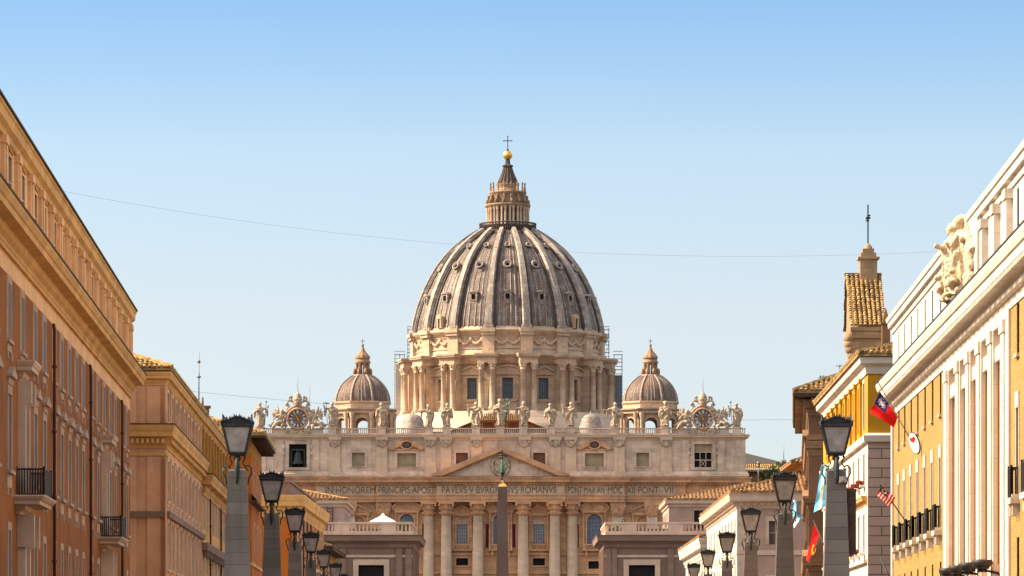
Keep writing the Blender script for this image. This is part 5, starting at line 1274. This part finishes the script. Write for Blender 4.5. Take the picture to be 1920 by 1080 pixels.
# ================================================================== LAMP PILLARS
def lamp():
    t = thing('lamp_pillar', 'lamp', 'street lamp', (0, 0, 0), 0, 'obelisk lamps along the street')
    m = MB(); m.frust((0, 0), 0, .5, .95, .95, .95, .95); m.frust((0, 0), .5, 1.3, .75, .75, .7, .7); m.frust((0, 0), 1.3, 1.45, .8, .8, .8, .8); m.frust((0, 0), 1.45, 8.2, .54, .54, .315, .315); m.frust((0, 0), 8.2, 8.26, .315, .315, .28, .28)
    m.build('pillar', M['greystone'], t)
    m = MB(); zb, zt, b, a = 8.8, 9.72, .27, .48; c = [(-1, -1), (1, -1), (1, 1), (-1, 1)]
    for (sx, sy) in c: m.tube([(sx*b, sy*b, zb), (sx*a, sy*a, zt)], .04, 5, False)
    for i in range(4):
        p, q = c[i], c[(i+1) % 4]
        m.tube([(p[0]*b, p[1]*b, zb), (q[0]*b, q[1]*b, zb)], .045, 5, False); m.tube([(p[0]*a, p[1]*a, zt), (q[0]*a, q[1]*a, zt)], .06, 5, False)
    m.frust((0, 0), zb-.08, zb, .2, .2, .3, .3); m.frust((0, 0), zt, zt+.07, .53, .53, .53, .53); m.frust((0, 0), zt+.07, zt+.17, .48, .48, .2, .2)
    for (sx, sy) in c: m.tube([(sx*.5, sy*.5, zt+.05), (sx*.54, sy*.54, zt+.2)], [.05, .012], 5); m.ell((sx*.52, sy*.52, zt+.13), (.045, .045, .045), 6, 4)
    L = m.build('lantern_frame', M['iron'], t)
    m = MB(); m.frust((0, 0), zb+.03, zt-.03, b-.02, b-.02, a-.03, a-.03); m.build('lantern_glass', M['frost'], t)
    m = MB(); rr = random.Random(3)
    for i in range(4):
        p, q = Vector(c[i]), Vector(c[(i+1) % 4])
        for k in range(13):
            s_ = k/12; w = p*(1-s_)+q*s_; w = w*.47; hgt = .13 + .21*math.sin(PI*s_)**2 + .04*(k % 2)
            m.add([(w.x-(q-p).x*.03, w.y-(q-p).y*.03, zt+.06), (w.x+(q-p).x*.03, w.y+(q-p).y*.03, zt+.06), (w.x*1.08+rr.uniform(-.02, .02), w.y*1.08, zt+.06+hgt), (w.x*.94, w.y*.94, zt+.06+hgt*.8)], [(0,1,2),(1,0,3),(0,2,3),(1,3,2)])
            m.ell((w.x, w.y, zt+.06+hgt*.62), (.05, .05, .06), 5, 4); m.ell((w.x*.8, w.y*.8, zt+.1+hgt*.45), (.05, .05, .06), 5, 4)
    m.build('leaf_crown', M['iron'], L)
    m = MB()
    m.lathe([(.09, 8.26), (.12, 8.35), (.06, 8.45), (.11, 8.6), (.13, 8.66), (.06, 8.74), (.2, 8.8)], 12)
    for (dx, dy) in ((1, 0), (-1, 0), (0, 1), (0, -1)):
        def Q(r, z): return (dx*r, dy*r, z)
        if dy == 0:
            m.tube([Q(.36, 7.75), Q(.38, 7.95), Q(.47, 8.12), Q(.47, 8.3), Q(.38, 8.4), Q(.27, 8.36), Q(.25, 8.26), Q(.31, 8.21)], [.022, .03, .035, .035, .032, .03, .028, .025], 6)
            m.tube([Q(.27, 8.36), Q(.18, 8.46), Q(.22, 8.58), Q(.27, 8.66), Q(.24, 8.76)], .028, 6); m.ell(Q(.31, 8.25), (.05, .05, .05), 6, 5); m.ell(Q(.25, 8.7), (.045, .045, .045), 6, 5)
        else:
            m.tube([Q(.30, 8.66), Q(.36, 8.45), Q(.37, 8.2), Q(.36, 7.95), Q(.345, 7.75)], [.04, .075, .085, .06, .02], 8)
    m.build('scroll_bracket', M['bronze'], t)
    return t
L0 = lamp()
LY = [141, 182, 223.5, 264.5, 305, 346, 387]
LL = ['nearest lamp pillar on the left, its grey shaft against the deep orange house', 'second left lamp pillar, its lantern beside the orange house and the church front',
 'third left lamp pillar, its lantern in front of the orange cornice', 'fourth left lamp pillar with light lantern just left of the dark tiled eave',
 'fifth left lamp pillar with lantern right under the dark tiled eave', 'sixth left lamp pillar with lantern in front of the left pavilion wall', 'farthest left lamp pillar with only its leafy crown showing']
RLb = ['nearest lamp pillar on the right, its lantern in front of the yellow house', 'second right lamp pillar with lantern in front of the pink palazzo tiles',
 'third right lamp pillar with lantern beside the quoins of the pink palazzo', 'fourth right lamp pillar with lantern before the white street front',
 'fifth right lamp pillar with lantern before the low cream house', 'farthest right lamp pillar with lantern beside the right pavilion doorway']
LX = [-9.26, -10.45, -11.6, -12.72, -13.73, -14.6, -15.6]; RX = [10.93, 11.87, 12.76, 13.6, 14.3, 15.05]
for i, Y in enumerate(LY):
    o = L0 if i == 0 else copy_tree(L0); o.location = (LX[i], Y, 0); o.rotation_euler[2] = R(1.5); o['label'] = LL[i]
for i, Y in enumerate(LY[:6]):
    o = copy_tree(L0); o.location = (RX[i], Y, 0); o.rotation_euler[2] = R(-1.2); o['label'] = RLb[i]
m = MB(); m.box(-.12, .12, -.2, .2, 7.75, 7.95); m.box(-.05, .05, -.3, -.2, 7.8, 7.92); o = m.build('surveillance_camera', M['frost']); o.location = (RX[0]+.2, 140.55, .05); tag(o, 'small pale surveillance camera on the nearest right lamp pillar', 'camera')
m = MB(); m.box(-.14, .14, -.18, .18, 5.4, 7.6); o = m.build('cable_box', M['timber']); o.location = (RX[0]+.52, 141, 0); tag(o, 'narrow dark box fixed to the side of the nearest right lamp pillar', 'box')
# ================================================================== FLAGS
def P3(px, py, Y): return Vector((X(px, Y), Y, Z(py, Y)))
COL = {k: cloth(k, c) for k, c in dict(flag_red=(.62, .012, .012), flag_blue=(.025, .025, .13), flag_white=(.75, .72, .68), flag_sky=(.10, .42, .66), flag_black=(.07, .05, .035), flag_gold=(.75, .42, .04)).items()}
def flag(lab, Y, q, fn, pole, nu=24, nv=24, amp=.12):
    t = thing('flag', lab, 'flag', P3(*pole[1]), 0, 'flags on the right hand palazzi'); o0 = P3(*pole[1])
    A, Bq, Cq, D = [P3(x, y, Y) - o0 for x, y in q]   # hoist top, hoist bottom, fly bottom, fly top
    names = []; me = bpy.data.meshes.new('cloth'); vs = []; fs = []; mi = []
    for j in range(nv+1):
        for i in range(nu+1):
            u, v = i/nu, j/nv; p = (A*(1-v) + Bq*v)*(1-u) + (D*(1-v) + Cq*v)*u
            p.y += amp*u*math.sin(9*u + 2.5*v) + amp*.6*math.sin(5*v + 3*u); p.z += .25*amp*math.sin(7*u+1); vs.append(p)
    for j in range(nv):
        for i in range(nu):
            c = fn((i+.5)/nu, (j+.5)/nv)
            if c not in names: names.append(c)
            fs.append((j*(nu+1)+i, j*(nu+1)+i+1, (j+1)*(nu+1)+i+1, (j+1)*(nu+1)+i)); mi.append(names.index(c))
    me.from_pydata(vs, [], fs)
    for n_ in names: me.materials.append(COL[n_])
    me.polygons.foreach_set('material_index', mi); me.polygons.foreach_set('use_smooth', [True]*len(fs)); me.update()
    inst('cloth', me, t)
    a, b = P3(*pole[0]) - o0, Vector((0, 0, 0))
    m = MB(); m.tube([a, b], .035, 6); m.ell(a, (.07, .07, .07), 6, 5); m.build('flagpole', M['iron'], t)
    return t
def f_red(u, v):
    if u < .52 and v < .5:
        d = math.hypot((u-.27)/.52, (v-.25)/.5); an = math.atan2(v-.25, u-.27)
        return 'flag_white' if d < .17 or (d < .34 and math.cos(12*an) > .55) else 'flag_blue'
    return 'flag_red'
flag('red flag with dark blue canton and white sun on the yellow brick wall', 252, [(1650, 735), (1683, 782), (1676, 803), (1630, 774)], f_red, [(1646, 716, 252), (1706, 822, 244.9)], 36, 36, .14)
def f_str(u, v):
    if u < .48 and v < .55: return 'flag_gold' if abs(math.hypot(u-.2, v-.28)-.14) < .03 else 'flag_blue'
    return 'flag_red' if int(v*11) % 2 == 0 else 'flag_white'
flag('small red and white striped flag with dark canton before the ashlar wall', 243, [(1653, 912), (1679, 933), (1667, 952), (1643, 928)], lambda u, v: f_str(u, v), [(1651, 910, 243), (1708, 992, 243.8)], 33, 33, .06)
def f_sky(u, v):
    if math.hypot((u-.5)*2.2, v-.47) < .13: return 'flag_gold'
    return 'flag_white' if .33 < v < .62 else 'flag_sky'
flag('light blue and white banded flag with gold sun beside nearest right lamp pillar', 305, [(1540, 871), (1551, 874), (1549, 950), (1526, 962)], f_sky, [(1541, 861, 305), (1556, 905, 309.5)], 24, 24, .2)
flag('light blue and white flag drooping behind the second right lamp', 352, [(1484, 940), (1492, 938), (1504, 968), (1489, 991)], lambda u, v: 'flag_white' if .35 < v < .6 or (v < .2 and u > .5) else 'flag_sky', [(1481, 934, 352), (1517, 985, 346)], 20, 20, .25)
def f_half(u, v):
    if abs(math.hypot(u-.5, (v-.5)*.9)-.14) < .045 and u > .42: return 'flag_gold'
    return 'flag_red' if v < .52 else 'flag_black'
flag('red and black flag with yellow emblem hanging beside the nearest right pillar', 316, [(1527, 981), (1545, 1022), (1519, 1063), (1512, 1050)], f_half, [(1525, 976, 316), (1556, 1046, 309)], 26, 26, .16)
t = thing('oval_shield', 'white oval shield with red emblem on the yellow brick wall below red flag', 'shield', P3(1715, 831, 235))
t.rotation_euler = (0, R(-22), R(-42))
def disc(a, b, y0, y1, n=32): return MB().slab([(a*math.cos(2*PI*i/n), b*math.sin(2*PI*i/n)) for i in range(n)], y0, y1)
disc(.34, .66, -.04, .04).build('rim', M['iron'], t); disc(.30, .61, -.07, -.03).build('plate', M['canvas'], t)
m = MB(); m.slab([(0, .02), (.17, .2), (.17, .33), (.09, .38), (0, .31), (-.09, .38), (-.17, .33), (-.17, .2)], -.1, -.06); m.build('emblem', COL['flag_red'], t)
m = MB(); m.tube([P3(1651, 1046, 248), P3(1668, 1085, 246)], .06, 6); o = m.build('bare_pole', M['iron']); tag(o, 'bare dark slanting pole at the foot of the ashlar wall', 'pole')
# ================================================================== RELIEF GROUP ON THE WHITE PALAZZO
t = thing('sculpture_group', 'two large winged white stone figures standing on the white palazzo cornice', 'sculpture', WHITEP.e.location, WHITEP.e.rotation_euler[2])
def group_fig(mb):
    figure(mb, 3.85, 3, CHL, OUT, False, (0, 0, 0), Matrix.Diagonal((1.35, 1.3, 1, 1)))
    r = random.Random(9)
    for i in range(26): mb.ell((r.uniform(-.75, .75), -.45+r.uniform(-.2, .2), r.uniform(.1, 1.5)), (r.uniform(.1, .24), .2, r.uniform(.12, .3)), 7, 5)
    for k in range(7): mb.tube([(.35+.11*k, .15, 2.9-.06*k), (.75+.16*k, .2, 3.2-.25*k), (.85+.17*k, .25, 1.5-.1*k)], [.2, .22, .07], 7)
fm = stat_mesh(group_fig, .045, .16)
fm.materials.clear(); fm.materials.append(M['relief'])
for Y, y, rz in ((204.6, -.6, -20), (201.2, -.52, 8)):
    inst('winged_figure', fm, t, (WHITEP.u(Y), y, 19.45), R(rz))
def wing_fn(w):
    for k in range(14):
        u0 = WHITEP.u(200.2) + .3*k
        w.tube([(u0, -.3, 19.8+.1*k), (u0+.12, -.38, 21.2), (u0-.1, -.34, 22.9-.12*k)], [.1, .17, .07], 7)
    for k in range(10): w.ell((WHITEP.u(200)+.4*k, -.4, 19.9+.3*(k % 3)), (.2, .18, .28), 8, 6)
wm = stat_mesh(wing_fn, .05, .14); wm.materials.clear(); wm.materials.append(M['relief']); inst('carved_wing', wm, t)
m = MB(); m.box(WHITEP.u(207), WHITEP.u(195), -.28, .0, 19.2, 22.6); m.build('relief_slab', M['white'], t)
# ================================================================== WALL FLOODLIGHTS
def flood():
    t = thing('wall_floodlight', 'f', 'floodlight', (0, 0, 0), 0, 'dish floodlights on the white portico')
    m = MB(); m.lathe([(.05, .32), (.42, .3), (.47, .22), (.46, .1), (.38, .0)], 20); m.build('dish', M['iron'], t)
    m = MB(); m.lathe([(.3, -.12), (.34, .0), (.02, .02)], 14); m.tube([(0, .2, -.2), (0, .7, -.3), (0, 1.0, -.6)], .06, 6)
    for k in range(4): m.ell((.14*math.cos(k*1.6), .14*math.sin(k*1.6), -.18), (.09, .09, .1), 6, 5)
    m.build('bracket', M['iron'], t); return t
F0 = flood()
for i, (px, py) in enumerate(((1842, 1062), (1816, 1067), (1796, 1072), (1778, 1077))):
    o = F0 if i == 0 else copy_tree(F0); u = WHITEP.up(px+25); Y = WHITEP.Y0 - u
    o.location = P3(px, py, Y); o.rotation_euler[2] = WHITEP.e.rotation_euler[2]
    o['label'] = ['largest nearest dark dish floodlight on the white portico', 'second dark dish floodlight on the portico, next to the largest', 'third dark dish floodlight on the portico, third smallest but one', 'smallest farthest dark dish floodlight on the white portico'][i]
bpy.data.objects['wall_floodlight.002']['label'] = 'third dark dish floodlight on the portico, before the smallest one'
# ================================================================== FLOWER POTS
def pot():
    t = thing('flower_pot', 'p', 'flower pot', (0, 0, 0), 0, 'flower pots on the yellow house sills')
    MB().lathe([(.12, 0), (.2, .3), (.22, .32), (.18, .3)], 10).build('pot', M['pipe'], t)
    m = MB(); r = random.Random(2)
    for i in range(40):
        a = r.uniform(0, 2*PI); q = r.uniform(0, .26); z = r.uniform(.28, .52); s = .075
        m.ell((q*math.cos(a), q*math.sin(a), z), (s, s, s*.7), 5, 4)
    m.build('red_blossoms', plain('dark_red_petals', (.22, .022, .018), .8), t); return t
T0 = pot(); k = 0
for row, z, n in (('upper', 13.05, 5), ('lower', 8.75, 3)):
    for i in range(n):
        o = T0 if k == 0 else copy_tree(T0); k += 1
        p = YW.e.matrix_basis @ Vector((-3.2-5.2*(i+(row == 'lower'))+.0, -.3, z)); o.location = p
        o['label'] = 'red flower pot on %s sill row of yellow white house, %s window from corner' % (row, ('first', 'second', 'third', 'fourth', 'fifth')[i+(row == 'lower')])
# ================================================================== TERRACE PARASOL, PLANTS, TREES
t = thing('parasol', 'white square parasol on the terrace left of the obelisk', 'parasol', (X(718, 618), 618, 20.22))
MB().tube([(0, 0, 0), (0, 0, 3.4)], .05, 6).build('pole', M['iron'], t)
m = MB(); w = 1.95
m.add([(-w, -w, 2.45), (w, -w, 2.45), (w, w, 2.45), (-w, w, 2.45), (0, 0, 3.55), (0, -w, 2.5), (w, 0, 2.5), (0, w, 2.5), (-w, 0, 2.5)], [(0,5,4),(5,1,4),(1,6,4),(6,2,4),(2,7,4),(7,3,4),(3,8,4),(8,0,4)])
for a, b in (((-w, -w), (w, -w)), ((w, -w), (w, w)), ((w, w), (-w, w)), ((-w, w), (-w, -w))): m.add([(*a, 2.45), (*b, 2.45), (*b, 2.22), (*a, 2.22)], [(0,1,2,3)])
m.frust((0, 0), 3.5, 3.75, .3, .3, .05, .05); m.build('canopy', M['canvas'], t)
def foliage(mb, c, r, n, s, rnd):
    for i in range(n):
        d = Vector((rnd.gauss(0, 1), rnd.gauss(0, 1), rnd.gauss(0, 1))).normalized() * rnd.uniform(.25, 1)**.5
        p = Vector((c[0]+d.x*r[0], c[1]+d.y*r[1], c[2]+d.z*r[2])); a = Vector((rnd.gauss(0, 1), rnd.gauss(0, 1), rnd.gauss(0, 1))).normalized(); b = a.cross(Vector((rnd.gauss(0, 1), rnd.gauss(0, 1), 1))).normalized()
        q = s*rnd.uniform(.6, 1.3); mb.add([p-a*q, p+b*q*.5, p+a*q, p-b*q*.5], [(0,1,2,3)])
def plant(name, lab, cat, loc, blobs, trunk, n, s, seed, group=None):
    t = thing(name, lab, cat, loc, 0, group); r = random.Random(seed); m = MB()
    for c, rr in blobs: foliage(m, c, rr, n, s, r)
    m.build('crown', M['leaf'], t)
    m = MB(); m.tube([(0, 0, 0), (.05, 0, trunk*.5), (0, 0, trunk)], [.12, .1, .05], 6)
    for c, rr in blobs: m.tube([(0, 0, trunk*.6), ((c[0])*.5, c[1]*.5, (trunk*.6+c[2])/2), c], [.06, .05, .03], 5)
    m.build('trunk', M['timber'], t); return t
plant('potted_shrub', 'bushy green shrub beside the white parasol on the left terrace', 'shrub', (X(756, 614), 614, 20.2), [((0, 0, 1.9), (.9, .8, .9)), ((-.9, .2, 1.7), (.7, .6, .6)), ((.7, 0, 1.6), (.7, .6, .7))], 1.4, 260, .13, 4)
plant('potted_shrub', 'yellowish shrub behind the right terrace balustrade', 'shrub', (X(1166, 614), 614, 20.2), [((0, 0, 1.9), (.9, .8, .9)), ((1.0, .2, 1.4), (.9, .6, .6)), ((-.9, 0, 1.3), (.8, .6, .6))], 1.4, 240, .13, 5)
plant('roof_plant', 'green weeds growing over golden tiles of the brown palazzo roof', 'plant', (X(1567, 352), 352, Z(716, 352)), [((0, 0, .4), (.5, .5, .3)), ((-.6, 0, .2), (.4, .4, .2)), ((.5, 0, .3), (.4, .4, .3))], .3, 120, .08, 6)
plant('roof_plant', 'green tuft growing beside the weathered tiles at the brown palazzo ridge', 'plant', (X(1543, 356), 356, Z(712, 356)), [((0, 0, .2), (.5, .4, .18))], .2, 90, .07, 8)
for i, (px, w, lab) in enumerate(((1462, 5, 'leftmost rounded tree top over the distant tiled palace roof'), (1478, 6, 'middle rounded tree top over the distant tiled palace roof'), (1494, 5, 'tree top over the distant roof nearest the brown palazzo'))):
    zt = Z(863, 1000); plant('tree', lab, 'tree', (X(px, 1000), 1000, 0), [((0, 0, zt-3), (3.5, 3, 2.6)), ((-2.4, 1, zt-4), (2.6, 2.5, 2)), ((2.2, 0, zt-4), (2.4, 2.5, 2.2)), ((0, 0, zt-7), (4, 4, 3))], zt-5, 420, .4, 20+i, 'trees behind the distant palace')
# ================================================================== MASTS AND WIRES
def mast(lab, px, p0, p1, Y, r, bars=()):
    t = thing('antenna_mast', lab, 'antenna', (X(px, Y), Y, Z(p0, Y))); h = (p0-p1)*Y/F
    m = MB(); m.tube([(0, 0, 0), (0, 0, h)], [r, r*.6], 6)
    for f, w in bars: m.box(-w, w, -r*.7, r*.7, h*f-r*.7, h*f+r*.7); m.ell((0, 0, h*f), (r*2.4, r*2.4, r*2.4), 6, 5)
    m.build('mast', M['steel'], t)
    MB().box(-r*5, r*5, -r*5, r*5, -.6, .12).build('foot', M['brownw'], t)
mast('tall thin antenna mast on the golden tiled roof left of the church', 373, 762, 661, 399, .07, ((.55, .2), (.83, .12)))
mast('thin lightning mast behind the left clock', 580.5, 800, 725, 990, .12)
mast('short mast on the distant palace roof', 1469.5, 866, 836, 940, .1, ((.1, .7),))
mast('roof mast with camera on the pink palazzo tiles', 1422, 918, 866, 441, .08, ((.95, .28), (.85, .2)))
mast('short bent aerial on the brown palazzo roof', 1574, 714, 683, 350, .04, ((.9, .3),))
def wire(lab, pts, r):
    m = MB(); m.tube([P3(*p) for p in pts], r, 5); tag(m.build('overhead_wire', M['steel']), lab, 'wire')
def span(keys, Y0, Y1, n=40):
    out = []
    for i in range(n+1):
        px = keys[0][0] + (keys[-1][0]-keys[0][0])*i/n
        for (a, ya), (b, yb) in zip(keys[:-1], keys[1:]):
            if a <= px <= b: py = ya + (yb-ya)*(px-a)/(b-a); break
        out.append((px, py, Y0 + (Y1-Y0)*i/n))
    return out
def quad(x0, y0, x1, y1, x2, y2, k=24):
    f = lambda x: y0*(x-x1)*(x-x2)/((x0-x1)*(x0-x2)) + y1*(x-x0)*(x-x2)/((x1-x0)*(x1-x2)) + y2*(x-x0)*(x-x1)/((x2-x0)*(x2-x1))
    return [(x0+(x2-x0)*i/k, f(x0+(x2-x0)*i/k)) for i in range(k+1)]
wire('thin upper wire sagging across the street in front of the great dome', span(quad(-25, 330, 860, 459, 1786, 470), 171, 210), .0045)
wire('lower wire crossing the street at the level of the clocks', span(quad(352, 733, 950, 778, 1545, 786), 300, 346), .010)
